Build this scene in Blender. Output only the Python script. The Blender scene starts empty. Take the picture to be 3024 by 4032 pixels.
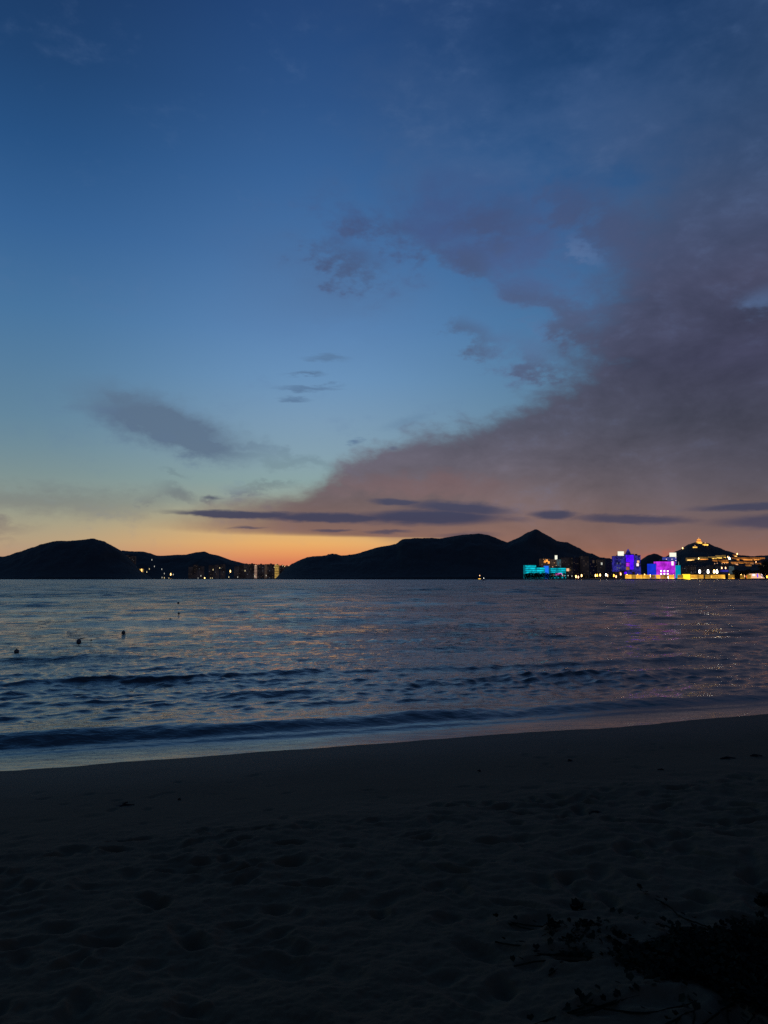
import bpy, math, random
import numpy as np

random.seed(7)
rng = np.random.default_rng(11)
sc = bpy.context.scene
COL = sc.collection

# ------------------------------------------------------------------ camera
F = 3028.0                       # focal length in photo pixels (photo 3024 x 4032)
PITCH = math.radians(4.95)
H = 2.4                          # camera height above the sea
cam_d = bpy.data.cameras.new('camera')
cam = bpy.data.objects.new('camera', cam_d); COL.objects.link(cam)
cam.location = (0, 0, H)
cam.rotation_euler = (math.radians(90) + PITCH, 0, 0)
cam_d.sensor_fit = 'VERTICAL'; cam_d.sensor_height = 24.0
cam_d.lens = 24.0 * F / 4032.0
cam_d.clip_start = 0.1; cam_d.clip_end = 30000
sc.camera = cam

sc.render.resolution_x = 768; sc.render.resolution_y = 1024
sc.view_settings.view_transform = 'Standard'; sc.view_settings.look = 'None'
sc.view_settings.exposure = 0.0; sc.view_settings.gamma = 1.0
sc.view_settings.use_curve_mapping = False
sc.render.engine = 'CYCLES'
sc.cycles.use_denoising = False
sc.cycles.max_bounces = 4; sc.cycles.diffuse_bounces = 2; sc.cycles.glossy_bounces = 3
sc.cycles.use_adaptive_sampling = False
sc.cycles.use_light_tree = True; sc.cycles.sample_clamp_direct = 6.0
sc.cycles.sample_clamp_indirect = 0.3


def ray(px, py):
    u = (px - 1512.0) / F; v = (2016.0 - py) / F
    return u, math.cos(PITCH) - v * math.sin(PITCH), math.sin(PITCH) + v * math.cos(PITCH)

def at(px, py, Y):
    """the point of the place seen at a photo pixel, Y metres out to sea"""
    x, y, z = ray(px, py); t = Y / y
    return x * t, Y, H + z * t

def azel(px, py):
    x, y, z = ray(px, py)
    return math.degrees(math.atan2(x, y)), math.degrees(math.asin(z / math.sqrt(x*x+y*y+z*z)))

def s2l(c):
    return tuple(((v/255.0)/12.92 if v/255.0 <= 0.04045 else ((v/255.0+0.055)/1.055)**2.4) for v in c)

# ------------------------------------------------------------------ node helpers
class NT:
    def __init__(s, tree): s.t = tree; s.n = tree.nodes; s.l = tree.links
    def node(s, typ, **kw):
        n = s.n.new(typ)
        for k, v in kw.items(): setattr(n, k, v)
        return n
    def put(s, sock, v):
        if isinstance(v, S): s.l.new(v.o, sock)
        elif v is not None: sock.default_value = v
    def math(s, op, a, b=None, c=None, clamp=False):
        n = s.node('ShaderNodeMath', operation=op, use_clamp=clamp)
        s.put(n.inputs[0], a)
        if b is not None: s.put(n.inputs[1], b)
        if c is not None: s.put(n.inputs[2], c)
        return S(s, n.outputs[0])
    def smooth(s, v, lo, hi, a=0.0, b=1.0):
        n = s.node('ShaderNodeMapRange', interpolation_type='SMOOTHSTEP')
        for i, x in enumerate((v, lo, hi, a, b)): s.put(n.inputs[i], x)
        return S(s, n.outputs[0])
    def lin(s, v, lo, hi, a=0.0, b=1.0):
        n = s.node('ShaderNodeMapRange', interpolation_type='LINEAR')
        for i, x in enumerate((v, lo, hi, a, b)): s.put(n.inputs[i], x)
        return S(s, n.outputs[0])
    def ramp(s, v, stops):
        """stops: (position 0..1, linear rgb)"""
        n = s.node('ShaderNodeValToRGB'); cr = n.color_ramp; cr.interpolation = 'B_SPLINE' if False else 'LINEAR'
        while len(cr.elements) < len(stops): cr.elements.new(0.5)
        for e, (p, c) in zip(cr.elements, sorted(stops)):
            pass
        st = sorted(stops)
        for i, (p, c) in enumerate(st):
            cr.elements[i].position = p
        for i, (p, c) in enumerate(st):
            cr.elements[i].color = (*c, 1)
        s.put(n.inputs[0], v); return S(s, n.outputs[0])
    def mix(s, f, a, b, blend='MIX'):
        n = s.node('ShaderNodeMix', data_type='RGBA', blend_type=blend)
        s.put(n.inputs[0], f)
        s.put(n.inputs[6], (*a, 1) if isinstance(a, tuple) else a)
        s.put(n.inputs[7], (*b, 1) if isinstance(b, tuple) else b)
        return S(s, n.outputs[2])
    def vec(s, x, y, z):
        n = s.node('ShaderNodeCombineXYZ')
        s.put(n.inputs[0], x); s.put(n.inputs[1], y); s.put(n.inputs[2], z)
        return S(s, n.outputs[0])
    def noise(s, vec, scale, detail=6, rough=0.55, dist=0.0, color=False):
        n = s.node('ShaderNodeTexNoise', noise_dimensions='3D')
        s.put(n.inputs['Vector'], vec)
        n.inputs['Scale'].default_value = scale; n.inputs['Detail'].default_value = detail
        n.inputs['Roughness'].default_value = rough; n.inputs['Distortion'].default_value = dist
        return S(s, n.outputs[1 if color else 0])
    def curve(s, v, pts, lo, hi):
        """float curve y(v) for v in lo..hi; pts (v, y) with y mapped to 0..1 of ylo..yhi"""
        ys = [p[1] for p in pts]; yl, yh = min(ys), max(ys)
        n = s.node('ShaderNodeFloatCurve'); c = n.mapping.curves[0]
        pp = sorted(((p[0]-lo)/(hi-lo), (p[1]-yl)/(yh-yl)) for p in pts)
        while len(c.points) < len(pp): c.points.new(0.5, 0.5)
        for q, (a, b) in zip(c.points, pp): q.location = (a, b); q.handle_type = 'AUTO'
        n.mapping.update()
        s.put(n.inputs['Value'], s.lin(v, lo, hi)); n.inputs['Factor'].default_value = 1
        return S(s, n.outputs[0]) * (yh-yl) + yl

class S:
    def __init__(s, nt, o): s.nt = nt; s.o = o
    def __add__(s, b): return s.nt.math('ADD', s, b)
    def __sub__(s, b): return s.nt.math('SUBTRACT', s, b)
    def __mul__(s, b): return s.nt.math('MULTIPLY', s, b)
    def __truediv__(s, b): return s.nt.math('DIVIDE', s, b)
    def max(s, b): return s.nt.math('MAXIMUM', s, b)
    def abs(s): return s.nt.math('ABSOLUTE', s)
    def inv(s): return s.nt.math('SUBTRACT', 1.0, s)

# ------------------------------------------------------------------ the dusk sky
world = bpy.data.worlds.new('World'); sc.world = world
world.use_nodes = True
wt = world.node_tree; wt.nodes.clear(); W = NT(wt)
tc = W.node('ShaderNodeTexCoord')
D0v = S(W, tc.outputs['Generated'])
sep = W.node('ShaderNodeSeparateXYZ'); W.put(sep.inputs[0], D0v)
dx, dy, dz = (S(W, sep.outputs[i]) for i in range(3))
RAD = 180/math.pi
az = W.math('ARCTAN2', dx, dy) * RAD
el = W.math('ARCSINE', dz) * RAD

def lay(stops):       # elevation in degrees -> ramp position (denser near the horizon)
    return [(math.sqrt(max(e, 0)/90.0), s2l(c)) for e, c in stops]
elp = W.math('SQRT', W.math('DIVIDE', W.math('MAXIMUM', el, 0.0), 90.0))

GLOW = lay([(0,(202,108,84)),(1.2,(218,126,88)),(1.9,(230,154,96)),(2.6,(232,174,106)),(3.4,(220,178,118)),(4.3,(190,172,132)),(5.6,(154,162,148)),
            (7.2,(138,163,163)),(9.2,(131,159,174)),(11.5,(122,154,180)),(14.7,(106,146,185)),(18.3,(90,132,179)),(23.5,(71,113,163)),
            (28.5,(56,98,150)),(33,(45,83,134)),(38.6,(34,68,118)),(60,(22,45,84)),(90,(15,32,62))])
SIDE = lay([(0,(178,136,114)),(1.5,(184,148,120)),(2.6,(178,158,128)),(3.7,(164,158,134)),(5.2,(142,152,140)),(7.1,(124,145,146)),(9,(110,139,152)),
            (11,(98,133,156)),(14.7,(84,124,158)),(18,(72,116,158)),(23.5,(54,98,148)),(28.5,(39,81,130)),(33,(31,67,112)),
            (38.6,(27,56,98)),(60,(18,38,74)),(90,(15,32,62))])
EAST = lay([(0,(58,58,84)),(5,(54,60,92)),(12,(46,56,92)),(30,(30,46,82)),(60,(20,38,72)),(90,(15,32,62))])
g = W.smooth((az + 5.0).abs(), 0.0, 22.0, 1.0, 0.0)
sky = W.mix(g, W.ramp(elp, SIDE), W.ramp(elp, GLOW))
sky = W.mix(W.smooth((az + 5.0).abs(), 34.0, 135.0), sky, W.ramp(elp, EAST))

# noises that live on the sky sphere
flat = W.vec(dx, dy, dz * 2.6)
n_big = W.noise(flat, 3.2, 7, 0.55)
n_mid = W.noise(W.vec(dx, dy, dz * 1.7), 8.0, 7, 0.6, 0.4)
nb = n_big - 0.5; nm = n_mid - 0.5
fine = W.vec(dx, dy, dz * 1.9)
n_fine = W.noise(fine, 30.0, 5, 0.62)
n_str = W.noise(W.vec(dx, dy, dz * 5.0), 26.0, 5, 0.6) - 0.5
nf = n_fine - 0.5
P = W.vec(az + nm * 7.0 + nf * 3.4, el + nb * 1.6 + nm * 3.0 + nf * 2.2, 0.0)

def ell(x0, y0, x1, y1, thick, soft=0.55, over=1.0):
    """soft cloud streak from photo pixel (x0,y0) to (x1,y1), thick pixels through"""
    a0, e0 = azel(x0, y0); a1, e1 = azel(x1, y1)
    n = W.node('ShaderNodeMapping', vector_type='TEXTURE')
    W.put(n.inputs['Vector'], P)
    n.inputs['Location'].default_value = ((a0+a1)/2, (e0+e1)/2, 0)
    n.inputs['Rotation'].default_value = (0, 0, math.atan2(e1-e0, a1-a0))
    n.inputs['Scale'].default_value = (max(0.05, math.hypot(a1-a0, e1-e0)/2), thick*0.0189/2, 1)
    L = W.node('ShaderNodeVectorMath', operation='LENGTH'); W.l.new(n.outputs[0], L.inputs[0])
    return W.smooth(S(W, L.outputs['Value']), 1.0 - soft, 1.0 + soft*0.35, over, 0.0)

def union(lst):
    m = lst[0]
    for q in lst[1:]: m = m.max(q)
    return m

def lerpc(col, mask, layer):
    return W.mix(mask, col, layer)

# faint high veil and brownish haze low on the left
veil = W.smooth(n_big + nm * 0.4 + nf * 0.2, 0.30, 0.64, 0.0, 0.85) * W.smooth(el, 14.0, 24.0) * W.smooth(az + nb * 14.0, -16.0, 2.0)
VEILC = lay([(0,(90,110,140)),(18,(86,118,158)),(24,(74,105,148)),(30,(62,94,140)),(38,(44,74,120)),(60,(24,46,84)),(90,(16,33,63))])
sky = W.mix(veil, sky, W.ramp(elp, VEILC))
lowhaze = union([ell(-700, 1940, 820, 1975, 120, 0.9, 0.55), ell(-500, 2065, 140, 2072, 54, 0.8, 0.75), ell(-300, 2115, 90, 2118, 34, 0.8, 0.4),
                 ell(540, 1955, 800, 1962, 84, 0.9, 0.8), ell(800, 1957, 890, 1960, 34, 0.8, 0.8), ell(960, 1905, 1160, 1920, 44, 0.9, 0.5),
                 ell(880, 1795, 1400, 1850, 70, 0.9, 0.35), ell(600, 1862, 780, 1870, 26, 0.9, 0.35)])
HAZEC = lay([(0,(160,120,100)),(3,(138,122,112)),(5,(122,122,120)),(8,(100,122,132)),(12,(90,115,140)),(90,(60,80,120))])
sky = lerpc(sky, lowhaze, W.ramp(elp, HAZEC))
# the long smudge left of centre
P_s = P
P = W.vec(az + nm * 5.0 + nf * 2.4, el + nm * 1.6 + nf * 1.5, 0.0)
sm = union([ell(330, 1550, 1010, 1775, 190, 1.0, 0.95), ell(560, 1650, 1000, 1800, 150, 1.0, 0.95), ell(340, 1535, 640, 1610, 80, 0.9, 0.6), ell(760,1700,1130,1790,60,0.9,0.4)])
sky = lerpc(sky, (sm * (nm * 1.0 + 1.12)).nt.math('MINIMUM', sm * (nm * 1.0 + 1.12), 0.80), s2l((88, 106, 130)))
P_w = P_s
P = W.vec(az + nm * 3.0 + n_str * 2.5, el + nm * 0.6 + n_str * 1.3, 0.0)
sm2 = union([ell(1170, 1412, 1370, 1414, 30, 0.9, 0.6), ell(1120, 1471, 1280, 1474, 18, 0.9, 0.75), ell(1100, 1524, 1350, 1530, 24, 0.9, 0.7),
             ell(1100, 1570, 1240, 1572, 20, 0.9, 0.7), ell(1370, 1742, 1450, 1726, 26, 0.9, 0.75), ell(1530,1765,1580,1760,18,0.8,0.8), ell(1500,1690,1700,1640,50,0.9,0.25)])
sky = lerpc(sky, sm2, s2l((84, 112, 145)))
P = P_w

P = P_s
# mid-height broken purple-grey patches
base = union([ell(1040, 830, 2700, 960, 560, 0.9, 0.85), ell(1750, 1080, 2600, 1280, 420, 0.9, 0.85), ell(1640, 1240, 2330, 1470, 230, 0.9, 0.8)])
bm = W.smooth(base * 0.85 + nm * 2.4 + nb * 1.6 + nf * 0.8, 0.10, 0.98, 0.0, 0.88) * W.smooth(base, 0.02, 0.35)
sky = lerpc(sky, bm, W.ramp(elp, lay([(0,(110,120,140)),(14,(90,112,146)),(18,(84,106,146)),(21,(76,96,140)),(25,(66,88,134)),(29,(58,84,132)),(33,(50,80,128)),(38,(40,70,116)),(90,(18,34,64))])))
spots = union([ell(1130, 940, 1600, 1110, 190, 1.0, 0.95), ell(1340, 880, 1700, 960, 190, 1.0, 0.85), ell(1500, 1000, 1900, 1040, 190, 1.0, 0.8), ell(1760, 900, 2160, 830, 220, 1.0, 0.9), ell(1820, 950, 1950, 1110, 170, 1.0, 0.85), ell(2080, 760, 2600, 880, 260, 1.0, 0.85),
               ell(1620, 1250, 2000, 1400, 170, 0.95, 1.0), ell(1900, 1130, 2400, 1260, 170, 1.0, 0.75), ell(1980, 1400, 2320, 1480, 90, 1.0, 0.7), ell(2150, 1250, 2400, 1330, 150, 1.0, 0.8)])
sm_ = W.smooth(spots * 0.85 + nm * 2.6 + nf * 1.4, 0.10, 1.08, 0.0, 0.82) * W.smooth(spots, 0.02, 0.35)
PATC = lay([(0,(80,84,106)),(14,(82,94,122)),(18,(78,92,122)),(22,(72,88,122)),(25,(68,84,122)),(28,(60,80,122)),(33,(48,73,116)),(90,(24,42,76))])
sky = lerpc(sky, sm_, W.ramp(elp, PATC))

# the great cloud bank on the right: its left edge as azimuth over elevation
edge_px = [(1990, 2262), (1850, 2190), (1560, 2120), (820, 2075), (850, 2010), (1040, 1950), (1220, 1890), (1480, 1815), (1720, 1742), (1900, 1672),
           (2120, 1545), (2220, 1430), (2230, 1300), (2330, 1150), (2400, 960), (2440, 760), (2420, 520), (2500, 260), (2620, 20)]
edge = sorted((azel(x, y)[1], azel(x, y)[0]) for x, y in edge_px)
edge = [(-0.0, edge[0][1])] + edge + [(60.0, 22.0), (90.0, 20.0)]
ecl = W.math('SQRT', W.math('MAXIMUM', el, 0.0))
eb = W.curve(ecl, [(math.sqrt(max(a, 0.0)), b) for a, b in edge], 0.0, math.sqrt(90.0))
soft = W.curve(el, [(0, 5.0), (3.5, 9.0), (5, 7.0), (7, 4.6), (12, 4.6), (16, 5.5), (24, 11.0), (40, 18.0)], 0.0, 40.0)
dist = az + (nb * 20.0 + nm * 14.0 + nf * 5.0) * W.smooth(el, 1.5, 9.0, 0.35, 1.0) - eb
bank = W.smooth(dist / soft, -0.55, 0.75)
bank = bank * W.smooth((az - 30.0), 60.0, 130.0, 1.0, 0.55)
bop = W.curve(el, [(0, 0.97), (10, 0.98), (18, 0.97), (23, 0.88), (28, 0.68), (40, 0.45)], 0.0, 40.0)
BANKC = lay([(0,(196,116,82)),(1.3,(170,110,85)),(2.2,(146,104,91)),(3.4,(134,102,94)),(5,(120,99,98)),(6.5,(110,97,102)),(8.5,(98,92,104)),(11,(83,83,99)),
             (15,(74,77,98)),(20,(70,78,106)),(26,(62,77,110)),(31,(52,73,110)),(38,(42,66,104)),(60,(24,42,78)),(90,(17,32,60))])
BANKR = lay([(0,(172,108,84)),(1.3,(150,102,85)),(2.2,(130,96,88)),(3.4,(114,92,92)),(5,(98,86,92)),(6.5,(87,81,92)),(8.5,(77,75,90)),(11,(66,66,82)),
             (15,(63,63,86)),(20,(66,67,90)),(26,(56,67,94)),(31,(46,66,98)),(38,(40,62,96)),(60,(22,40,74)),(90,(16,31,60))])
bc = W.mix(W.smooth(az + nb * 10.0, 8.0, 29.0), W.ramp(elp, BANKC), W.ramp(elp, BANKR))
tone = (nb * 1.3 + nm * 1.25 + nf * 0.35) * W.smooth(el, 2.0, 12.0, 0.35, 1.0) + 1.0
tn = W.node('ShaderNodeVectorMath', operation='SCALE'); W.put(tn.inputs[0], bc); W.put(tn.inputs['Scale'], tone)
bc = S(W, tn.outputs[0])
# two blue gaps in the bank
gap = union([ell(2180, 925, 2400, 1050, 90, 0.9, 0.75), ell(2900, 1230, 3160, 1120, 120, 1.0, 0.15), ell(1950,1270,2130,1330,70,0.9,0.5)])
bank_a = bank * bop * (gap.inv())
sky = lerpc(sky, bank_a, bc)
glint = union([ell(2190, 930, 2400, 1050, 90, 1.0, 0.8), ell(2900, 1240, 3160, 1110, 130, 1.0, 0.5), ell(1990, 1240, 2190, 1360, 110, 1.0, 0.5), ell(1500, 1060, 1620, 1085, 40, 1.0, 0.35)])
sky = lerpc(sky, W.smooth(glint + nm * 1.2 + nf * 0.9, 0.05, 0.95, 0.0, 0.60), s2l((90, 116, 158)))
# rim of warm rose on the bank's lower body
rose = union([ell(1250, 1900, 2100, 1930, 120, 0.9, 0.35), ell(2300, 2120, 2700, 2135, 80, 0.9, 0.2)])
sky = lerpc(sky, rose * bank_a, s2l((136, 100, 98)))
sky = lerpc(sky, ell(2560,2178,2700,2172,60,1.0,0.35), s2l((196, 84, 78)))

# dark low streaks
P_old = P
P = W.vec(az + nm * 1.4 + n_str * 0.8, el + nm * 0.35 + n_str * 0.5 + nf * 0.12, 0.0)
st = union([ell(620, 2018, 1250, 2030, 34, 0.5, 0.94), ell(980, 2033, 1620, 2043, 44, 0.5, 0.94), ell(1340, 2038, 2040, 2036, 72, 0.55, 0.97), ell(1440, 1974, 1680, 1982, 30, 0.6, 0.88),
            ell(1560, 1988, 2060, 2014, 58, 0.6, 0.92), ell(1480, 2020, 1960, 2010, 30, 0.9, 0.6), ell(2080, 2024, 2290, 2026, 40, 0.6, 0.9), ell(2220, 2038, 2780, 2052, 40, 0.6, 0.85),
            ell(2690, 2005, 3300, 1985, 28, 0.6, 0.85), ell(2770, 2060, 3400, 2050, 56, 0.6, 0.85), ell(900, 2077, 1060, 2074, 12, 0.8, 0.75),
            ell(1220, 2089, 1400, 2087, 13, 0.7, 0.8), ell(1420, 2096, 1630, 2093, 18, 0.8, 0.8), ell(1700, 2112, 1980, 2104, 30, 0.9, 0.65),
            ell(800, 1957, 890, 1960, 16, 0.8, 0.6), ell(1880,2040,2120,2046,26,0.9,0.5)])
STC = lay([(0,(110,88,92)),(3,(78,72,90)),(4.5,(62,64,88)),(8,(70,78,104)),(90,(60,70,110))])
sky = lerpc(sky, st, W.ramp(elp, STC))
P = P_old
# physical dusk sky added thinly: sun just under the horizon behind the headland
nish = W.node('ShaderNodeTexSky', sky_type='NISHITA', sun_disc=False)
nish.sun_elevation = math.radians(-3.0); nish.sun_rotation = math.radians(-5.5)
nish.altitude = 0; nish.air_density = 1.0; nish.dust_density = 1.5; nish.ozone_density = 2.0
sky = W.mix(0.015, sky, S(W, nish.outputs[0]), 'ADD')
sky = W.mix(W.smooth(el, -4.0, -0.2), s2l((24, 30, 44)), sky)
bg = W.node('ShaderNodeBackground'); W.put(bg.inputs['Color'], sky); bg.inputs['Strength'].default_value = 1.0
wo = W.node('ShaderNodeOutputWorld'); W.l.new(bg.outputs[0], wo.inputs['Surface'])
world.cycles.sampling_method = 'MANUAL'; world.cycles.sample_map_resolution = 512

# ------------------------------------------------------------------ tagging helpers
def tag(o, label=None, cat=None, group=None, kind=None):
    if label: o['label'] = label
    if cat: o['category'] = cat
    if group: o['group'] = group
    if kind: o['kind'] = kind
    return o

def empty(name, loc, rz=0.0, **kw):
    o = bpy.data.objects.new(name, None); COL.objects.link(o)
    o.location = loc; o.rotation_euler = (0, 0, rz); o.empty_display_size = 1
    return tag(o, **kw)

def link(name, me, mat=None, parent=None, loc=(0, 0, 0), rot=(0, 0, 0), scale=(1, 1, 1)):
    o = bpy.data.objects.new(name, me); COL.objects.link(o)
    if mat is not None and not me.materials: me.materials.append(mat)
    o.location = loc; o.rotation_euler = rot; o.scale = scale
    if parent: o.parent = parent
    return o

def mesh(name, verts, faces, mat=None, smooth=False):
    me = bpy.data.meshes.new(name); me.from_pydata([tuple(v) for v in verts], [], faces); me.update()
    if smooth: me.polygons.foreach_set('use_smooth', [True]*len(me.polygons))
    if mat: me.materials.append(mat)
    return me

def grid_mesh(name, V, mat, smooth=True, wrap=False):
    """V: rows x cols x 3"""
    R, C, _ = V.shape
    me = bpy.data.meshes.new(name)
    idx = np.arange(R*C).reshape(R, C)
    if wrap: idx = np.concatenate([idx, idx[:, :1]], 1)
    q = np.stack([idx[:-1, :-1], idx[:-1, 1:], idx[1:, 1:], idx[1:, :-1]], -1).reshape(-1, 4)
    me.vertices.add(R*C); me.vertices.foreach_set('co', V.reshape(-1).astype(np.float32))
    me.loops.add(q.size); me.loops.foreach_set('vertex_index', q.reshape(-1).astype(np.int32))
    me.polygons.add(len(q)); me.polygons.foreach_set('loop_start', (np.arange(len(q))*4).astype(np.int32))
    me.polygons.foreach_set('loop_total', np.full(len(q), 4, np.int32))
    me.polygons.foreach_set('use_smooth', np.full(len(q), smooth))
    me.update(calc_edges=True); me.validate()
    me.materials.append(mat)
    return me

class MB:
    """collects simple solids into one mesh"""
    def __init__(s): s.v = []; s.f = []
    def box(s, x0, x1, y0, y1, z0, z1, shear=0.0):
        b = len(s.v)
        s.v += [(x0,y0,z0),(x1,y0,z0),(x1,y1,z0),(x0,y1,z0),(x0+shear,y0,z1),(x1+shear,y0,z1),(x1+shear,y1,z1),(x0+shear,y1,z1)]
        s.f += [(b,b+3,b+2,b+1),(b+4,b+5,b+6,b+7),(b,b+1,b+5,b+4),(b+1,b+2,b+6,b+5),(b+2,b+3,b+7,b+6),(b+3,b,b+4,b+7)]
        return s
    def frus(s, cx, cy, z0, z1, r0, r1, n=8, ey=1.0, ph=0.0):
        b = len(s.v)
        for z, r in ((z0, r0), (z1, r1)):
            for i in range(n):
                a = 2*math.pi*i/n + ph
                s.v.append((cx + r*math.cos(a), cy + ey*r*math.sin(a), z))
        for i in range(n):
            j = (i+1) % n; s.f.append((b+i, b+j, b+n+j, b+n+i))
        s.f.append(tuple(b+n-1-i for i in range(n))); s.f.append(tuple(b+n+i for i in range(n)))
        return s
    def hip(s, x0, x1, y0, y1, z0, z1, inset):
        b = len(s.v); ym = (y0+y1)/2
        s.v += [(x0,y0,z0),(x1,y0,z0),(x1,y1,z0),(x0,y1,z0),(x0+inset,ym,z1),(x1-inset,ym,z1)]
        s.f += [(b,b+3,b+2,b+1),(b,b+1,b+5,b+4),(b+1,b+2,b+5),(b+2,b+3,b+4,b+5),(b+3,b,b+4)]
        return s
    def me(s, name, mat, smooth=False): return mesh(name, s.v, s.f, mat, smooth)

# value noise in numpy
def _hash(ix, iy, seed):
    h = (ix.astype(np.int64)*374761393 + iy.astype(np.int64)*668265263 + seed*1442695041) & 0xffffffff
    h = ((h ^ (h >> 13)) * 1274126177) & 0xffffffff
    return ((h ^ (h >> 16)) & 0xffff) / 65535.0
def vnoise(x, y, seed=0):
    ix = np.floor(x); iy = np.floor(y); fx = x-ix; fy = y-iy
    fx = fx*fx*fx*(fx*(fx*6-15)+10); fy = fy*fy*fy*(fy*(fy*6-15)+10)
    a = _hash(ix, iy, seed); b = _hash(ix+1, iy, seed); c = _hash(ix, iy+1, seed); d = _hash(ix+1, iy+1, seed)
    return (a*(1-fx)+b*fx)*(1-fy) + (c*(1-fx)+d*fx)*fy - 0.5
def fbm(x, y, octs=5, seed=0, gain=0.5):
    t = 0.0; a = 1.0; x = np.asarray(x, float); y = np.asarray(y, float)
    for i in range(octs):
        c, s_ = math.cos(0.6*i), math.sin(0.6*i)
        t = t + a*vnoise(x*c - y*s_ + 17.3*i, x*s_ + y*c - 9.1*i, seed+i); a *= gain; x = x*2.03; y = y*2.03
    return t

# ------------------------------------------------------------------ materials
def mat_new(name):
    m = bpy.data.materials.new(name); m.use_nodes = True
    nt = NT(m.node_tree); bsdf = m.node_tree.nodes['Principled BSDF']
    return m, nt, bsdf

def mat_plain(name, col, rough=0.8, var=0.25, scale=0.3, metallic=0.0):
    m, nt, b = mat_new(name)
    tcn = nt.node('ShaderNodeTexCoord')
    n = nt.noise(S(nt, tcn.outputs['Object']), scale, 5, 0.6)
    c = nt.mix(n, tuple(v*(1-var) for v in col), tuple(v*(1+var) for v in col))
    nt.put(b.inputs['Base Color'], c); b.inputs['Roughness'].default_value = rough; b.inputs['Metallic'].default_value = metallic
    return m

def mat_emit(name, srgb, strength=1.0, var=0.0, scale=0.05, sample=False):
    m = bpy.data.materials.new(name); m.use_nodes = True
    nt = NT(m.node_tree); nt.n.clear()
    e = nt.node('ShaderNodeEmission'); out = nt.node('ShaderNodeOutputMaterial')
    c = s2l(srgb)
    if var:
        gm = nt.node('ShaderNodeNewGeometry')
        n = nt.noise(S(nt, gm.outputs['Position']), scale, 3, 0.6)
        nt.put(e.inputs['Strength'], nt.smooth(n, 0.32, 0.68, strength*(1-var), strength*(1+var)))
    else: e.inputs['Strength'].default_value = strength
    e.inputs['Color'].default_value = (*c, 1)
    nt.l.new(e.outputs[0], out.inputs[0])
    m.cycles.emission_sampling = 'FRONT' if strength >= 1.1 else 'NONE'
    return m

# sea
m_sea, nt, b = mat_new('sea_water')
gm = nt.node('ShaderNodeNewGeometry'); pos = S(nt, gm.outputs['Position'])
spx = nt.node('ShaderNodeSeparateXYZ'); nt.put(spx.inputs[0], pos)
X_, Y_ = S(nt, spx.outputs[0]), S(nt, spx.outputs[1])
rr = nt.math('SQRT', X_*X_ + Y_*Y_)
pv = nt.vec(X_*0.55, Y_, 0.0)
r1 = nt.noise(pv, 5.5, 4, 0.6, 0.4)
r2 = nt.noise(pv, 1.1, 5, 0.62, 0.5)
r3 = nt.noise(nt.vec(X_*0.35, Y_, 0.0), 0.16, 5, 0.6, 0.3)
near = nt.smooth(rr, 14.0, 60.0, 1.0, 0.0); far = nt.smooth(rr, 30.0, 170.0); vfar = nt.smooth(rr, 90.0, 400.0)
shore_s = (Y_ - X_*0.34 - 11.54) * 0.9466
calm = nt.smooth(shore_s, 0.2, 2.4, 0.45, 1.0)
r4 = nt.noise(nt.vec(X_*0.30, Y_*0.7, 0.0), 0.11, 6, 0.7, 0.6)
r6 = nt.noise(nt.vec(X_*0.22, Y_*0.6, 0.0), 0.03, 6, 0.7, 0.8)
gustm = nt.smooth(r4 * 0.6 + r6 * 0.4, 0.42, 0.58, 0.22, 1.9)
r5 = nt.noise(pv, 2.2, 5, 0.66, 0.5)
hgt = (r1 * 0.021 * near + r5 * 0.085 * nt.smooth(rr, 9.0, 36.0) * (gustm * 0.7 + 0.4) + r2 * 0.42 * far * gustm) * calm + r3 * 1.6 * vfar
bp = nt.node('ShaderNodeBump'); bp.inputs['Strength'].default_value = 1.0; bp.inputs['Distance'].default_value = 1.0
nt.put(bp.inputs['Height'], hgt)
nt.l.new(bp.outputs[0], b.inputs['Normal'])
b.inputs['Base Color'].default_value = (0.040, 0.044, 0.030, 1)
nt.put(b.inputs['Roughness'], nt.smooth(rr, 12.0, 160.0, 0.05, 0.24) + nt.smooth(shore_s, 0.3, 1.4, 0.07, 0.0))
b.inputs['IOR'].default_value = 1.45

# sand
m_sand, nt, b = mat_new('beach_sand')
gm = nt.node('ShaderNodeNewGeometry'); pos = S(nt, gm.outputs['Position'])
spx = nt.node('ShaderNodeSeparateXYZ'); nt.put(spx.inputs[0], pos)
X_, Y_, Z_ = (S(nt, spx.outputs[i]) for i in range(3))
ss = (Y_ - X_*0.34 - 11.54) * 0.9466
n1 = nt.noise(pos, 0.9, 5, 0.6); n2 = nt.noise(pos, 14.0, 6, 0.65); n3 = nt.noise(pos, 260.0, 3, 0.6)
dry = nt.mix(nt.smooth(n1 * 0.6 + n2 * 0.4, 0.35, 0.65), (0.082, 0.059, 0.027), (0.128, 0.094, 0.046))
wetf = nt.smooth(ss + (n1 - 0.5) * 1.2, -3.6, -0.8)
colr = nt.mix(wetf, dry, (0.094, 0.070, 0.036))
colr = nt.mix(nt.smooth(n3, 0.3, 0.7), colr, (0.124, 0.092, 0.047))
nt.put(b.inputs['Base Color'], colr)
nt.put(b.inputs['Roughness'], nt.lin(wetf, 0.0, 1.0, 0.95, 0.72))
b.inputs['Specular IOR Level'].default_value = 0.25
bp = nt.node('ShaderNodeBump'); bp.inputs['Strength'].default_value = 0.7; bp.inputs['Distance'].default_value = 1.0
nt.put(bp.inputs['Height'], n2 * 0.008 + n3 * 0.0018)
nt.l.new(bp.outputs[0], b.inputs['Normal'])

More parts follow.
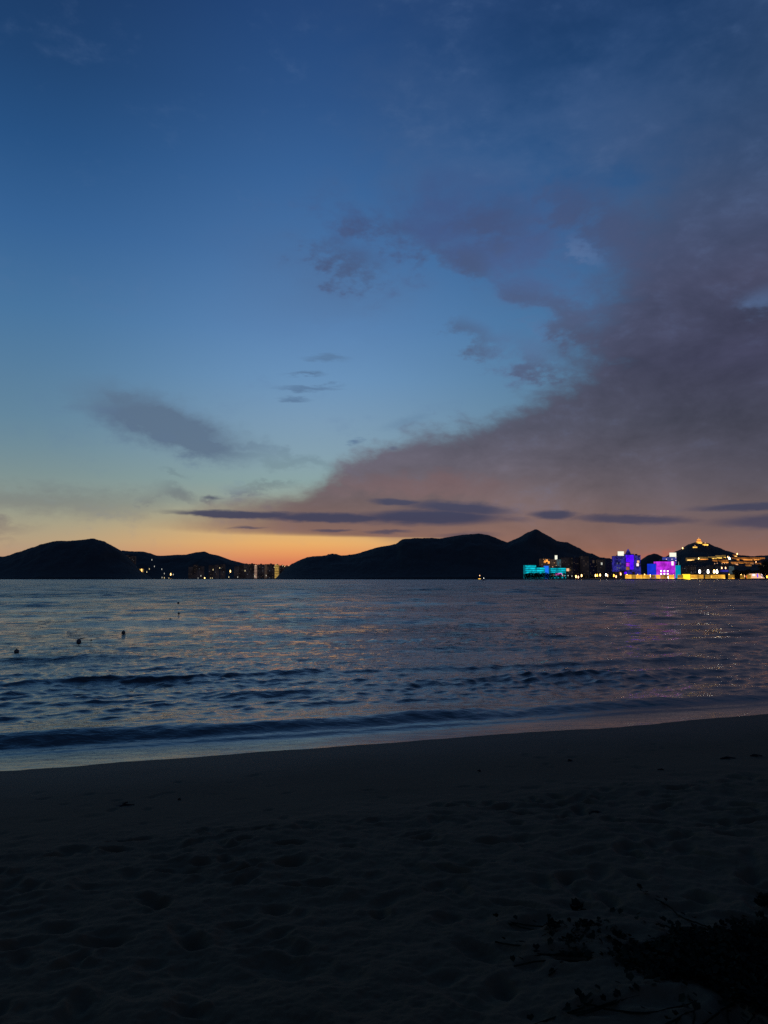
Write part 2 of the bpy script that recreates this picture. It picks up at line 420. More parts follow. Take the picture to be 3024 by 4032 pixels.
m_hill = mat_plain('wooded_hillside', (0.040, 0.052, 0.044), 0.95, 0.5, 0.02)
m_land = mat_plain('shore_ground', (0.045, 0.045, 0.042), 0.9, 0.3, 0.02)
m_conc = mat_plain('dim_concrete', (0.20, 0.19, 0.20), 0.85, 0.15, 0.05)
m_dark = mat_plain('dark_render', (0.09, 0.09, 0.10), 0.85, 0.2, 0.05)
m_roof = mat_plain('dark_roof', (0.05, 0.05, 0.055), 0.8, 0.2, 0.1)
m_glass = mat_plain('unlit_glass', (0.03, 0.035, 0.045), 0.25, 0.2, 0.1)
m_metal = mat_plain('painted_metal', (0.10, 0.10, 0.11), 0.5, 0.2, 1.0)
m_bark = mat_plain('bark', (0.05, 0.04, 0.03), 0.9, 0.3, 2.0)
m_leaf = mat_plain('tree_leaves', (0.025, 0.038, 0.022), 0.9, 0.5, 0.4)

# ------------------------------------------------------------------ beach and sea
CS = 0.9466
def s_of(x, y): return (y - 11.54 - 0.34*x - 0.0016*x*x) * CS

def sand_z(x, y):
    s = s_of(x, y)
    return np.interp(s, [-80, -20, -11, -8, -6, -4.6, -3, -1.2, 0, 2, 10, 60, 400, 20000], [3.0, 1.15, 0.80, 0.68, 0.57, 0.455, 0.30, 0.153, 0.045, -0.08, -0.55, -2.4, -7, -9])

def polar(radii, half, ncol, nside):
    a = np.concatenate([np.linspace(-180, -half, nside, endpoint=False), np.linspace(-half, half, ncol), np.linspace(half, 180, nside, endpoint=False)[1:]])
    a = np.radians(a)
    Rg, A = np.meshgrid(radii, a, indexing='ij')
    return Rg*np.sin(A), Rg*np.cos(A), Rg, A

# sand sheet
th = np.radians(np.linspace(34, 6.2, 520))
rad = np.concatenate([[0.02, 0.6, 1.2, 1.7, 2.1], 1.66/np.tan(th), [16.5, 20, 30, 60, 150, 500, 2000, 9000]])
rad = np.unique(rad)
X, Y, Rg, A = polar(rad, 31, 620, 30)
Z = sand_z(X, Y)
s = s_of(X, Y)
dryw = np.clip((-s-3.6)/1.6, 0, 1) * (Rg < 40)
Z += dryw*(0.016*fbm(X*0.9, Y*0.9, 4, 3) + 0.026*fbm(X*4.1, Y*4.6, 5, 8, 0.6)) + (Rg < 40)*0.012*fbm(X*0.5, Y*0.8, 3, 5)*np.clip(-s, 0, 1)
# tide line scarp: a low broken step parallel to the water
st_ = s + 4.7 + 0.7*fbm(X*0.45, Y*0.45, 3, 21)
Z += (Rg < 40)*0.045*(1/(1+np.exp(st_*7)))*(0.6+1.0*np.clip(fbm(X*0.8, Y*0.8, 2, 31)+0.3, 0, 1))
nd = 2600
al = rng.uniform(-13, 13, nd); sv = -np.where(rng.random(nd) < 0.86, rng.uniform(4.7, 10.4, nd), rng.uniform(2.2, 5.2, nd))
row_lo = rad
for i in range(nd):
    cx = al[i]*CS - 0; cs_ = sv[i]
    x0 = al[i]; y0 = 11.54 + 0.34*x0 + cs_/CS
    if fbm(np.array(x0*0.35), np.array(y0*0.35), 2, 77) < -0.22 and cs_ > -8: continue
    r0 = math.hypot(x0, y0)
    if r0 < 1.5 or y0 < 0.8: continue
    L = rng.uniform(0.06, 0.13); Wd = rng.uniform(0.035, 0.065); dep = rng.uniform(0.012, 0.04)
    if cs_ > -4.7: dep *= 0.45; L *= 0.8
    if rng.random() < 0.16: L *= 1.25; Wd *= 1.5; dep *= 0.9
    th_ = rng.choice([0.33, 0.33+math.pi/2, 1.2, -0.5]) + rng.normal(0, 0.35)
    i0 = np.searchsorted(rad, r0-0.5); i1 = np.searchsorted(rad, r0+0.5)
    if i1-i0 < 2: continue
    XX = X[i0:i1]-x0; YY = Y[i0:i1]-y0
    u = (XX*math.cos(th_)+YY*math.sin(th_))/L; v = (-XX*math.sin(th_)+YY*math.cos(th_))/Wd
    d = np.sqrt(u*u+v*v)
    Z[i0:i1] += -0.85*dep*np.exp(-(d**2.4)) + 0.2*dep*np.exp(-((d-1.5)/0.4)**2)
beach = link('beach_sand', grid_mesh('beach_sand', np.stack([X, Y, Z], -1), m_sand, wrap=True))
tag(beach, 'dark sand beach with trampled footprints sloping down to the water', kind='structure')

def sandh(x, y): return float(sand_z(np.array(x), np.array(y)))

# sea surface: sum of many sharp crested waves on a fan that is dense in view
th = np.linspace(math.radians(19), 0.062, 560)
rad = H/np.tan(th); rad = np.concatenate([rad, np.geomspace(rad[-1]*1.0075, 520, 345), np.geomspace(530, 16000, 110)])
X, Y, Rg, A = polar(rad, 30.0, 780, 36)
drr = np.gradient(rad)[:, None]
s = s_of(X, Y)
Zs = np.zeros_like(X); DX = np.zeros_like(X); DY = np.zeros_like(X)
gust = 0.75 + 0.9*np.clip(fbm(X*0.16, Y*0.34, 4, 51)+0.28+0.5*fbm(X*0.5, Y*1.0, 2, 57), 0, 1)
open_ = 1+2.3*np.clip((Rg-22)/110.0, 0, 1)
depthw = np.clip((s-0.6)/3.0, 0, 1)**0.8*0.95 + 0.03
NW = 130
lam = np.exp(rng.uniform(math.log(0.28), math.log(5.5), NW))
lam[:14] = [7.5, 6.2, 9.0, 5.1, 4.2, 3.7, 12.0, 10.5, 8.2, 6.8, 14.0, 5.6, 4.6, 11.0]
for i in range(NW):
    L = lam[i]; k = 2*math.pi/L
    spread = 0.38 if L > 3 else (0.55 if L > 1 else 0.85)
    d = -math.pi/2 + 0.16 + rng.normal(0, spread)      # travelling towards the beach
    kx, ky = k*math.cos(d), k*math.sin(d)
    steep = 0.030 if L < 0.65 else (0.0125 if L < 2.4 else 0.0064)
    steep = steep*(1.0 + 0.0)
    a = steep*rng.uniform(0.5, 1.3)/k*(1.0)
    w = np.clip((L-2.0*drr)/(2.0*drr), 0, 1)
    if not (w > 0).any(): continue
    nr = int((w[:, 0] > 0).nonzero()[0].max())+1
    ph = kx*X[:nr]+ky*Y[:nr]+rng.uniform(0, 6.28)
    amp = a*w[:nr]*gust[:nr]*depthw[:nr]*(open_[:nr] if L > 1.4 else 1.0)
    Zs[:nr] += amp*(np.cos(ph)+0.22*np.cos(2*ph)); q = amp*np.sin(ph)*0.9/k*k
    DX[:nr] -= q*math.cos(d); DY[:nr] -= q*math.sin(d)
# rollers coming in parallel to the beach
along = X*CS + (Y-11.54)*0.32
def roller(s0, amp, wf, wb, seed, patch=0.0):
    c = s0 + 0.45*fbm(along*0.16, np.zeros_like(along), 3, seed)*min(1.6, s0/2)
    u = s - c
    pr = np.where(u < 0, np.exp(-(u/wf)**2), np.exp(-(u/wb)**2))
    m = 1.0 + 0.7*fbm(along*0.22, s*0.1, 3, seed+9)
    if patch: m = np.clip(m*1.0 + patch*fbm(along*0.10, s*0.0+3, 2, seed+4), 0, 2)
    return amp*m*pr
fade = np.clip(1.3-Rg/60, 0, 1)
roll = roller(1.62, 0.165, 0.55, 1.5, 61) + fade*(roller(5.2, 0.03, 0.28, 1.0, 63, 6.0) + roller(8.4, 0.045, 0.34, 1.2, 67, 7.0) + roller(14.0, 0.05, 0.42, 1.6, 71, 8.0)
       + roller(21, 0.07, 0.6, 2.0, 87, 8.0) + roller(33, 0.09, 0.8, 2.4, 91, 8.0))
roll += 0.012*np.exp(-((s-0.75-0.25*fbm(along*0.3, along*0, 3, 95))/0.12)**2)
Zs = Zs + np.where(s > 0, roll, 0) + 0.056*np.clip(1.05-s, 0, 2.6)*np.clip((s+2)/0.3, 0, 1)
Zs += 0.004*fbm(X*1.3, Y*2.0, 3, 99)*(Rg < 60)
sea = link('sea', grid_mesh('sea', np.stack([X+DX*depthw, Y+DY*depthw, Zs], -1), m_sea, wrap=True))
tag(sea, 'dark choppy sea reflecting the dusk sky', kind='structure')

# ------------------------------------------------------------------ hills
HILLS = []
def hill(pts, D0, Dc, Db, seed, label, rough=1.0, step=2.5, base=0.0):
    pts = sorted(pts); xs = np.array([p[0] for p in pts], float)
    el_ = np.array([math.tan(math.radians(azel(p[0], p[1])[1])) for p in pts])
    az_ = np.array([ray(*p)[0]/ray(*p)[1] for p in pts])
    zc = np.array([at(p[0], p[1], Dc)[2] for p in pts])
    HILLS.append((az_, zc, D0, Dc, Db, base))
    q = np.linspace(az_[0], az_[-1], int((xs[-1]-xs[0])/step))
    t = np.concatenate([np.linspace(D0, Dc, 40), np.linspace(Dc, Db, 14)[1:]])
    Q, T = np.meshgrid(q, t)
    Zc = np.interp(Q, az_, zc)
    sc_ = (Dc/3000.0)
    Zc = Zc + rough*(2.4*fbm(Q*Dc/22.0, Q*0, 3, seed) + 1.6*np.abs(fbm(Q*Dc/6.0, Q*0, 2, seed+5)))
    S_ = shape(T, D0, Dc, Db)
    Xh = Q*T
    gul = 1 + 0.16*fbm(Xh/90.0, T/130.0, 4, seed+20)*np.sin(np.clip((T-D0)/(Dc-D0), 0, 1)*math.pi)
    Zt = base + (Zc-base)*S_*gul + (S_ > 0.05)*2.5*fbm(Xh/9, T/9, 2, seed+40)*(np.abs(T-Dc) > 15)
    Zt[0] = -3; Zt[-1] = -3
    me = grid_mesh('hill', np.stack([Xh, T, Zt], -1)[::-1].copy(), m_hill)
    o = link('hill', me); tag(o, label, kind='structure'); return o

def shape(T, D0, Dc, Db):
    t = np.clip((T-D0)/(Dc-D0), 0, 1); f = 0.45*t + 0.55*(t*t*(3-2*t)); f = np.where(t > 0, 0.03+0.97*f, 0)
    bk = np.clip((T-Dc)/(Db-Dc), 0, 1)
    return np.where(T <= Dc, f, 1-bk**1.6)

def ground(x, y):
    z = 3.0
    for az_, zc, D0, Dc, Db, base in HILLS:
        q = x/y
        if D0 < y < Db and az_[0] < q < az_[-1]:
            z = max(z, base + (float(np.interp(q, az_, zc))-base)*float(shape(np.array(y), D0, Dc, Db)))
    return z

def seat(px, py, D0=1990, D1=3200):
    """the point where the sight line of a photo pixel meets the hillside"""
    y = D0
    while y < D1:
        x, _, z = at(px, py, y)
        if z <= ground(x, y): return x, y, z
        y += 4
    return at(px, py, D1)

hill([(-900,2262),(-700,2215),(-500,2225),(-300,2190),(-150,2212),(0,2193),(39,2186),(63,2176),(96,2167),(145,2149),(203,2133),(222,2130),(265,2131),(313,2126),(347,2122),(371,2121),
      (388,2126),(410,2131),(444,2150),(477,2168),(500,2190),(530,2222),(560,2252),(600,2279)], 2900, 3300, 3800, 101, 'broad dark hill rising at the left end of the bay')
hill([(430,2200),(482,2167),(500,2170),(521,2171),(564,2172),(593,2178),(617,2188),(641,2188),(694,2185),(733,2184),(771,2175),(795,2172),(810,2173),(824,2180),(858,2187),
      (882,2196),(911,2206),(950,2216),(988,2223),(1040,2225),(1100,2228),(1160,2236),(1230,2246),(1300,2262)], 3480, 3950, 4500, 131, 'low far ridge behind the lights of the left town', 0.8)
hill([(1085,2279),(1102,2262),(1124,2238),(1148,2221),(1170,2211),(1190,2202),(1210,2195),(1233,2191),(1281,2188),(1290,2185),(1308,2182),(1325,2184),(1347,2187),(1395,2182),(1438,2170),(1486,2155),
      (1530,2148),(1558,2141),(1582,2126),(1606,2120),(1667,2118),(1700,2118),(1733,2121),(1763,2114),(1799,2108),(1850,2105),(1884,2101),(1920,2105),(1944,2115),(1975,2127),(1998,2135),(2020,2127),(2040,2119),
      (2060,2108),(2080,2095),(2100,2087),(2112,2084),(2124,2090),(2140,2100),(2169,2114),(2193,2129),(2207,2132),(2234,2136),(2255,2145),(2284,2159),(2313,2178),(2333,2182),(2361,2196),(2395,2199),
      (2430,2206),(2500,2230),(2560,2262),(2590,2279)], 2350, 2750, 3300, 151, 'long black headland with a pointed peak in the middle of the bay')
hill([(2470,2272),(2500,2225),(2531,2199),(2551,2186),(2575,2180),(2589,2182),(2608,2191),(2640,2205),(2700,2240),(2760,2275)], 3000, 3200, 3500, 171, 'small rounded hill between the purple and magenta buildings', 0.6)
hill([(2560,2240),(2600,2202),(2623,2190),(2661,2172),(2686,2160),(2710,2145),(2724,2138),(2742,2135),(2770,2137),(2793,2140),(2829,2157),(2865,2169),(2884,2174),(2904,2184),(2960,2190),(3010,2188),(3060,2184),
      (3160,2200),(3300,2180),(3500,2225),(3800,2262)], 2040, 2520, 3000, 191, 'dark wooded hill with a lit pagoda on its summit', 1.0, base=3.0)

# flat shore land under the towns
def shore_strip(p0, p1, D0, D1, z, label, seed):
    q = np.linspace(ray(p0, 2278)[0], ray(p1, 2278)[0], 90)
    rows = []
    for D, zz in ((D0, -3), (D0+1, z*0.6), (D0+6, z), ((D0+D1)/2, z+0.3), (D1, z)):
        wob = 22*fbm(q*40, q*0, 3, seed)*(1 if D < D1 else 0)
        rows.append(np.stack([q*(D+wob), D+wob, np.full_like(q, zz)], -1))
    o = link('shore_land', grid_mesh('shore_land', np.stack(rows)[::-1].copy(), m_land, smooth=False)); tag(o, label, kind='structure')
shore_strip(1985, 3900, 1830, 2700, 3.0, 'flat town shore along the right side of the bay', 5)
shore_strip(440, 1180, 3230, 3600, 3.0, 'flat far shore under the left town', 9)

# ------------------------------------------------------------------ glowing materials of the town; lit facades carry their light as emission
E = {}
def em(key, col, st=1.0, var=0.0, scale=0.05):
    if key not in E: E[key] = mat_emit('lit_'+key, col, st, var, scale)
    return E[key]
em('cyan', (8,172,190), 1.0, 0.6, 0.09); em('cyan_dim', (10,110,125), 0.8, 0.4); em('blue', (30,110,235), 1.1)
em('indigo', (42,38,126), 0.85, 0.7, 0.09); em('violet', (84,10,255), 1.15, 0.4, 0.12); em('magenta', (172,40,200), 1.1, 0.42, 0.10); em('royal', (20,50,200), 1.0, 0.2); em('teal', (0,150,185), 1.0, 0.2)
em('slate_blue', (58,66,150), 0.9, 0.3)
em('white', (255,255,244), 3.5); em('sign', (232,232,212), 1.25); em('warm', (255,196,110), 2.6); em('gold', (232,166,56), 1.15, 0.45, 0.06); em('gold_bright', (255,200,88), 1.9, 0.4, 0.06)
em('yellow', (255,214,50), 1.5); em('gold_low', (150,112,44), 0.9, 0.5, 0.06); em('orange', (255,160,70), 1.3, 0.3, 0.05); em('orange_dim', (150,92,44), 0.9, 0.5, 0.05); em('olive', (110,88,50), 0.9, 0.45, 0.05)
em('pinkwhite', (255,222,226), 1.4); em('peach', (240,182,140), 1.1); em('redlamp', (255,90,30), 2.4); em('pink', (235,90,200), 1.3)
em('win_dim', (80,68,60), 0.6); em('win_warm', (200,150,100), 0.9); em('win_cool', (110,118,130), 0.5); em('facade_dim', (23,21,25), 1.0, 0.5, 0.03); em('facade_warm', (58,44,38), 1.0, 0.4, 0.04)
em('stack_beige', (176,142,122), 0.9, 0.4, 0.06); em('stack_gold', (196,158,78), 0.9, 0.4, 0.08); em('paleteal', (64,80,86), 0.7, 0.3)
em('lamp_white', (255,252,240), 9.0); em('lamp_warm', (255,204,120), 7.0); em('lamp_gold', (255,176,60), 6.0); em('lamp_faint', (190,190,180), 1.1); em('lamp_faint_warm', (210,190,140), 1.6); em('lamp_peach', (255,190,140), 4.0)

_win = {}
def win_mesh(w, h, key):
    k = (round(w, 1), round(h, 1), key)
    if k not in _win:
        _win[k] = MB().box(-w/2, w/2, -0.15, 0.10, 0, h).me('window', m_glass if key == 'glass' else em(key, (0,0,0)))
    return _win[k]

def building(px0, px1, ytop, D, label, cat='building', wall=None, depth=22, floors=None, cols=None, lit=0.2, litkeys=('win_dim',), name='apartment_building', ybase=None,
             strip=None, strip_frac=0.6, group=None, windows=True, setback=0):
    x0, _, z1 = at(px0, ytop, D); x1 = at(px1, ytop, D)[0]
    gz = ground((x0+x1)/2, D) if ybase is None else at(px0, ybase, D)[2]
    gz = min(gz, ground(x0, D), ground(x1, D)) if ybase is None else gz
    w = x1-x0; h = z1-gz; cx = (x0+x1)/2
    root = empty(name, (cx, D, gz), 0, label=label, cat=cat, group=group)
    wall = wall or m_conc
    link('wall', MB().box(-w/2, w/2, 0, depth, -1.0, h).me('wall', wall), parent=root)
    mb = MB().box(-w/2-0.5, w/2+0.5, -0.5, depth+0.5, h+0.01, h+0.9)
    link('roof', mb.me('roof', m_roof), parent=root)
    if w > 10:
        link('stair_tower', MB().box(-w*0.12, w*0.14, depth*0.3, depth*0.7, h+0.92, h+4.0).me('stair_tower', m_dark), parent=root)
    floors = floors or max(2, int(h/3.3)); fh = h/floors
    if strip:
        for k in range(floors):
            link('glow_band', MB().box(-w/2+0.3, w/2-0.3, -0.35, -0.02, k*fh+fh*(1-strip_frac)/2, k*fh+fh*(1+strip_frac)/2).me('glow_band', em(strip, (0,0,0))), parent=root)  # light on the facade put in as glowing floor bands
    elif windows:
        cols = cols or max(1, int(w/4.2)); cw = w/cols
        for k in range(floors):
            for c in range(cols):
                r = random.random()
                if r < lit: key = random.choice(litkeys)
                elif r < lit+0.28: key = 'glass'
                else: continue
                link('window', win_mesh(cw*0.5, fh*0.45, key), parent=root, loc=(-w/2+(c+0.5)*cw, -0.05, k*fh+fh*0.3))
    return root, w, h

def pt_local(root, px, py):
    D = root.location.y
    x, _, z = at(px, py, D)
    return x-root.location.x, z-root.location.z

def glow_panel(root, px0, py0, px1, py1, key, name='lit_window', out=0.5):
    """a lit piece of a facade between two photo pixels"""
    a = pt_local(root, px0, py0); b_ = pt_local(root, px1, py1)
    return link(name, MB().box(a[0], b_[0], -out, -out+0.2, b_[1], a[1]).me(name, em(key, (0,0,0))), parent=root)

# --- cyan lit resort, long and low
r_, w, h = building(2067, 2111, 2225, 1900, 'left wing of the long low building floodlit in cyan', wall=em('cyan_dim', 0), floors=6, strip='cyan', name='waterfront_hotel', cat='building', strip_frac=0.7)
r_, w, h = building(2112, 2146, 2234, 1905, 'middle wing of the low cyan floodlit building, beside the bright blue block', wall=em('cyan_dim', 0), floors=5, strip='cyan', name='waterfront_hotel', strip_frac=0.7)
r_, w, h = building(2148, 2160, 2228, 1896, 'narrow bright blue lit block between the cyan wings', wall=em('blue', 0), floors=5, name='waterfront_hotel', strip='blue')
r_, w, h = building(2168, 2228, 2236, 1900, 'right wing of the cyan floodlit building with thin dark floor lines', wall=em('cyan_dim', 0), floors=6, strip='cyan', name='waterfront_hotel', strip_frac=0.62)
glow_panel(r_, 2186, 2257, 2212, 2266, 'pink', 'lit_window', 0.8)
glow_panel(r_, 2170, 2263, 2182, 2268, 'peach', 'lit_window', 0.8)
glow_panel(r_, 2212, 2263, 2224, 2269, 'pinkwhite', 'lit_window', 0.8)
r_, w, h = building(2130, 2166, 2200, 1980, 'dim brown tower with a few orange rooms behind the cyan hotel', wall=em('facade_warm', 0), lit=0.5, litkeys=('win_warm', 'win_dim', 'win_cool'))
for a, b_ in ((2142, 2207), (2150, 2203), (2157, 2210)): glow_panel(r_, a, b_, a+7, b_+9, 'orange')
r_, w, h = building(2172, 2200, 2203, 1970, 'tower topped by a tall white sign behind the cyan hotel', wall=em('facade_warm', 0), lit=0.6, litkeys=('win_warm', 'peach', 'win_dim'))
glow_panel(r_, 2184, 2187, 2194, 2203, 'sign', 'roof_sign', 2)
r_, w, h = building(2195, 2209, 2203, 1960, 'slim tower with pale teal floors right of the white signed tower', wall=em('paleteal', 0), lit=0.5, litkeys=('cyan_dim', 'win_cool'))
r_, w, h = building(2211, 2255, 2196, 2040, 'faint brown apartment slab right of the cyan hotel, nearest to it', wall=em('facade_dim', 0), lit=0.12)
glow_panel(r_, 2230, 2238, 2241, 2249, 'peach'); glow_panel(r_, 2242, 2240, 2248, 2248, 'olive')
building(2257, 2285, 2197, 2060, 'very dark slab between two faint brown apartment slabs', wall=m_dark, lit=0.08)
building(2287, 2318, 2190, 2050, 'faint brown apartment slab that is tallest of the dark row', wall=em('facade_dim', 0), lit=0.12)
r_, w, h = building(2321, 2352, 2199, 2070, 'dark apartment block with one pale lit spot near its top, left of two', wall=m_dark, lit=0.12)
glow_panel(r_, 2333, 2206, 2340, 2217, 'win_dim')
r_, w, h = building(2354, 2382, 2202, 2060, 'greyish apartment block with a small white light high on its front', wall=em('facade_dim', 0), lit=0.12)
glow_panel(r_, 2366, 2215, 2372, 2224, 'lamp_faint')
building(2385, 2417, 2203, 2100, 'black slab just left of the blue and violet tower', wall=m_dark, lit=0.05)

# --- violet tower group
r_, w, h = building(2419, 2460, 2190, 1930, 'deep blue lit wing with a white roof sign, left of the violet tower', wall=em('indigo', 0), lit=0.25, litkeys=('slate_blue', 'slate_blue', 'win_cool'), name='lit_tower')
lp = pt_local(r_, 2432, 2190)
link('sign_post', MB().box(lp[0], lp[0]+0.6, 2, 2.6, lp[1], lp[1]+2).box(lp[0]+14, lp[0]+14.6, 2, 2.6, lp[1], lp[1]+2).me('sign_post', m_metal), parent=r_)
glow_panel(r_, 2433, 2171, 2458, 2188, 'sign', 'roof_sign', -1.8)
for a, b_ in ((2428, 2216), (2440, 2216), (2428, 2232), (2436, 2234), (2444, 2250)): glow_panel(r_, a, b_, a+5, b_+6, 'win_cool')
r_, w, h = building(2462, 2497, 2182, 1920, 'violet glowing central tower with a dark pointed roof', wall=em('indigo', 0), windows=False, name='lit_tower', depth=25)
glow_panel(r_, 2464, 2186, 2495, 2213, 'violet', 'light_panel', 0.6); glow_panel(r_, 2480, 2214, 2495, 2242, 'violet', 'light_panel', 0.6)
glow_panel(r_, 2465, 2216, 2479, 2230, 'magenta', 'light_panel', 0.6); glow_panel(r_, 2465, 2232, 2478, 2244, 'orange_dim', 'lit_window', 0.6)
tw = w*0.33
sp = MB().frus(0, 12, h+0.9, h+7.5, tw, tw*0.6, 8).frus(0, 12, h+7.5, h+14, tw*0.6, 0.3, 8)
link('spire', sp.me('spire', em('indigo', 0)), parent=r_)
r_, w, h = building(2498, 2522, 2187, 1935, 'deep blue lit wing with pale pink windows, right of the violet tower', wall=em('indigo', 0), lit=0.25, litkeys=('slate_blue', 'win_cool'), name='lit_tower')
glow_panel(r_, 2508, 2207, 2517, 2216, 'peach'); glow_panel(r_, 2506, 2218, 2515, 2229, 'pinkwhite')
r_, w, h = building(2420, 2500, 2252, 1900, 'low podium with blue lights under the violet tower group', wall=m_dark, windows=False, name='shopping_podium')
glow_panel(r_, 2458, 2251, 2468, 2260, 'violet', 'light_panel'); glow_panel(r_, 2470, 2252, 2490, 2260, 'indigo', 'light_panel'); glow_panel(r_, 2438, 2252, 2446, 2262, 'orange_dim', 'light_panel')

# --- magenta group
r_, w, h = building(2620, 2664, 2194, 1975, 'blue upper tower with a white roof sign, behind the magenta block', wall=em('slate_blue', 0), lit=0.2, litkeys=('win_cool', 'pinkwhite'), name='lit_tower')
lp = pt_local(r_, 2638, 2194)
link('sign_post', MB().box(lp[0], lp[0]+0.6, 2, 2.6, lp[1], lp[1]+1.5).box(lp[0]+16, lp[0]+16.6, 2, 2.6, lp[1], lp[1]+1.5).me('sign_post', m_metal), parent=r_)
glow_panel(r_, 2637, 2176, 2664, 2193, 'sign', 'roof_sign', -1.8)
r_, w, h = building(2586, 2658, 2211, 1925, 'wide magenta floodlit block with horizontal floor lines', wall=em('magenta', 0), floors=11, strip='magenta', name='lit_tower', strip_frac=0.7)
for iy, yy in enumerate((2246, 2257)):
    for ix in range(3): glow_panel(r_, 2600+ix*13, yy, 2605+ix*13, yy+5, 'white', 'floodlight', 1.0)
glow_panel(r_, 2643, 2210, 2652, 2226, 'pinkwhite', 'lit_window', 1.0)
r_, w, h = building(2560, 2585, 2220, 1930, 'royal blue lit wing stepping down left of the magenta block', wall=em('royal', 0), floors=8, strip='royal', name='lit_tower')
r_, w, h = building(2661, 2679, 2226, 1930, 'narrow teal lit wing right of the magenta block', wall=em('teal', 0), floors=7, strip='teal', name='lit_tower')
lp = pt_local(r_, 2680, 2226)
link('mast', MB().frus(w*0.3, 5, h, h+9, 0.5, 0.2, 6).me('mast', em('lamp_faint', 0)), parent=r_)

# --- hillside halls
def hall(px0, px1, ytop, ybase, wallk, linek, label, group='lit halls stepping along the hillside'):
    cxp = (px0+px1)/2
    x, Y, z = seat(cxp, ybase)
    x0, _, _ = at(px0, ybase, Y); x1, _, _ = at(px1, ybase, Y); zt = at(cxp, ytop, Y)[2]
    w = x1-x0; h = max(4.0, zt-z); cx = (x0+x1)/2
    root = empty('hillside_hall', (cx, Y, z), 0, label=label, cat='building', group=group)
    link('wall', MB().box(-w/2, w/2, 0, 10, -6.0, h*0.66).me('wall', em(wallk, 0)), parent=root)
    link('roof', MB().hip(-w/2-0.6, w/2+0.6, -1, 11, h*0.66+0.02, h, min(w*0.3, 4)).me('roof', m_roof), parent=root)
    n = max(1, int(w/6))
    for k in range(n):
        link('column', MB().box(-w/2+(k+0.5)*w/n-0.3, -w/2+(k+0.5)*w/n+0.3, -0.4, -0.05, h*0.16, h*0.62).me('column', m_roof), parent=root)
    link('eave_light', MB().box(-w/2+0.2, w/2-0.2, -0.7, -0.45, -0.6, h*0.14).me('eave_light', em(linek, 0)), parent=root)
    return root
halls = [
 (2706,2744,2191,2206,'olive','warm','dim long hall with a thin bright base line, leftmost of the hillside row'),
 (2757,2788,2188,2203,'olive','orange','second hall of the upper hillside row, just right of a lone round lamp'),
 (2790,2821,2187,2200,'olive','gold_bright','third hall of the upper hillside row, with patchy golden windows'),
 (2822,2843,2181,2198,'olive','gold_bright','taller olive lit hall in the upper hillside row left of the small corner pavilion'),
 (2844,2858,2180,2196,'olive','gold_bright','short olive lit pavilion at the end of the upper hillside row'),
 (2878,2902,2181,2191,'orange_dim','warm','highest lit hall of the row, where the wooded hill meets the town'),
 (2811,2825,2199,2214,'orange_dim','orange','small bright orange pavilion alone below the olive halls'),
 (2834,2868,2199,2215,'orange_dim','orange','broad orange hall left of the big white lamp'),
 (2884,2911,2191,2205,'orange_dim','orange','first orange hall right of the big white lamp'),
 (2914,2962,2190,2205,'orange_dim','orange','longest orange hall with a continuous bright base line'),
 (2969,3012,2190,2205,'orange_dim','orange','orange hall at the right end of the hillside row'),
 (2884,2906,2207,2223,'orange_dim','peach','lower amber hall under the first orange hall'),
 (2911,2934,2207,2219,'orange_dim','orange','low amber hall under the left half of the longest hall'),
 (2937,2967,2207,2222,'orange_dim','peach','low peach lit hall under the right half of the longest hall'),
 (3004,3023,2216,2232,'olive','pinkwhite','pale greenish lit house at the right edge under the hillside row'),
]
for a in halls: hall(*a)
for i, (px, yb, lab) in enumerate([(2950, 2230, 'small dim amber house low on the slope left of the pale greenish house'), (2988, 2224, 'small dim house under the right end hall')]):
    hall(px-9, px+9, yb-11, yb, 'orange_dim', 'olive', lab, None)

def pavilion(px, ybase, wpx, hpx, tiers, label):
    x, Y, z = seat(px, ybase)
    if Y >= 3190: x, Y, z = at(px, ybase, 2510)
    k = Y/F
    root = empty('pagoda', (x, Y, z), 0.3, label=label, cat='pagoda')
    w = wpx*k/2; h = hpx*k; th_ = h/(tiers+0.6)
    link('plinth', MB().box(-w*1.05, w*1.05, -w*1.05, w*1.05, -5, 0.4).me('plinth', m_conc), parent=root)
    for t in range(tiers):
        ww = w*(0.85-0.2*t); zz = 0.41+t*th_
        link('wall', MB().box(-ww, ww, -ww, ww, zz, zz+th_*0.6).me('wall', em('gold_bright' if t == 0 else 'orange', 0)), parent=root)
        link('roof', MB().frus(0, 0, zz+th_*0.6+0.02, zz+th_*0.98, ww*1.75, ww*0.7, 4, 1, math.pi/4).me('roof', em('orange_dim', 0)), parent=root)
    link('finial', MB().frus(0, 0, 0.41+tiers*th_, 0.41+(tiers+0.6)*th_, w*0.25, 0.1, 6).me('finial', em('peach', 0)), parent=root)
pavilion(2752, 2141, 20, 24, 3, 'tall golden lit pagoda on the summit of the wooded hill')
pavilion(2777, 2149, 18, 14, 1, 'small lit pavilion right of the summit pagoda')
pavilion(2737, 2158, 13, 12, 1, 'small lit pavilion just below and left of the summit pagoda')

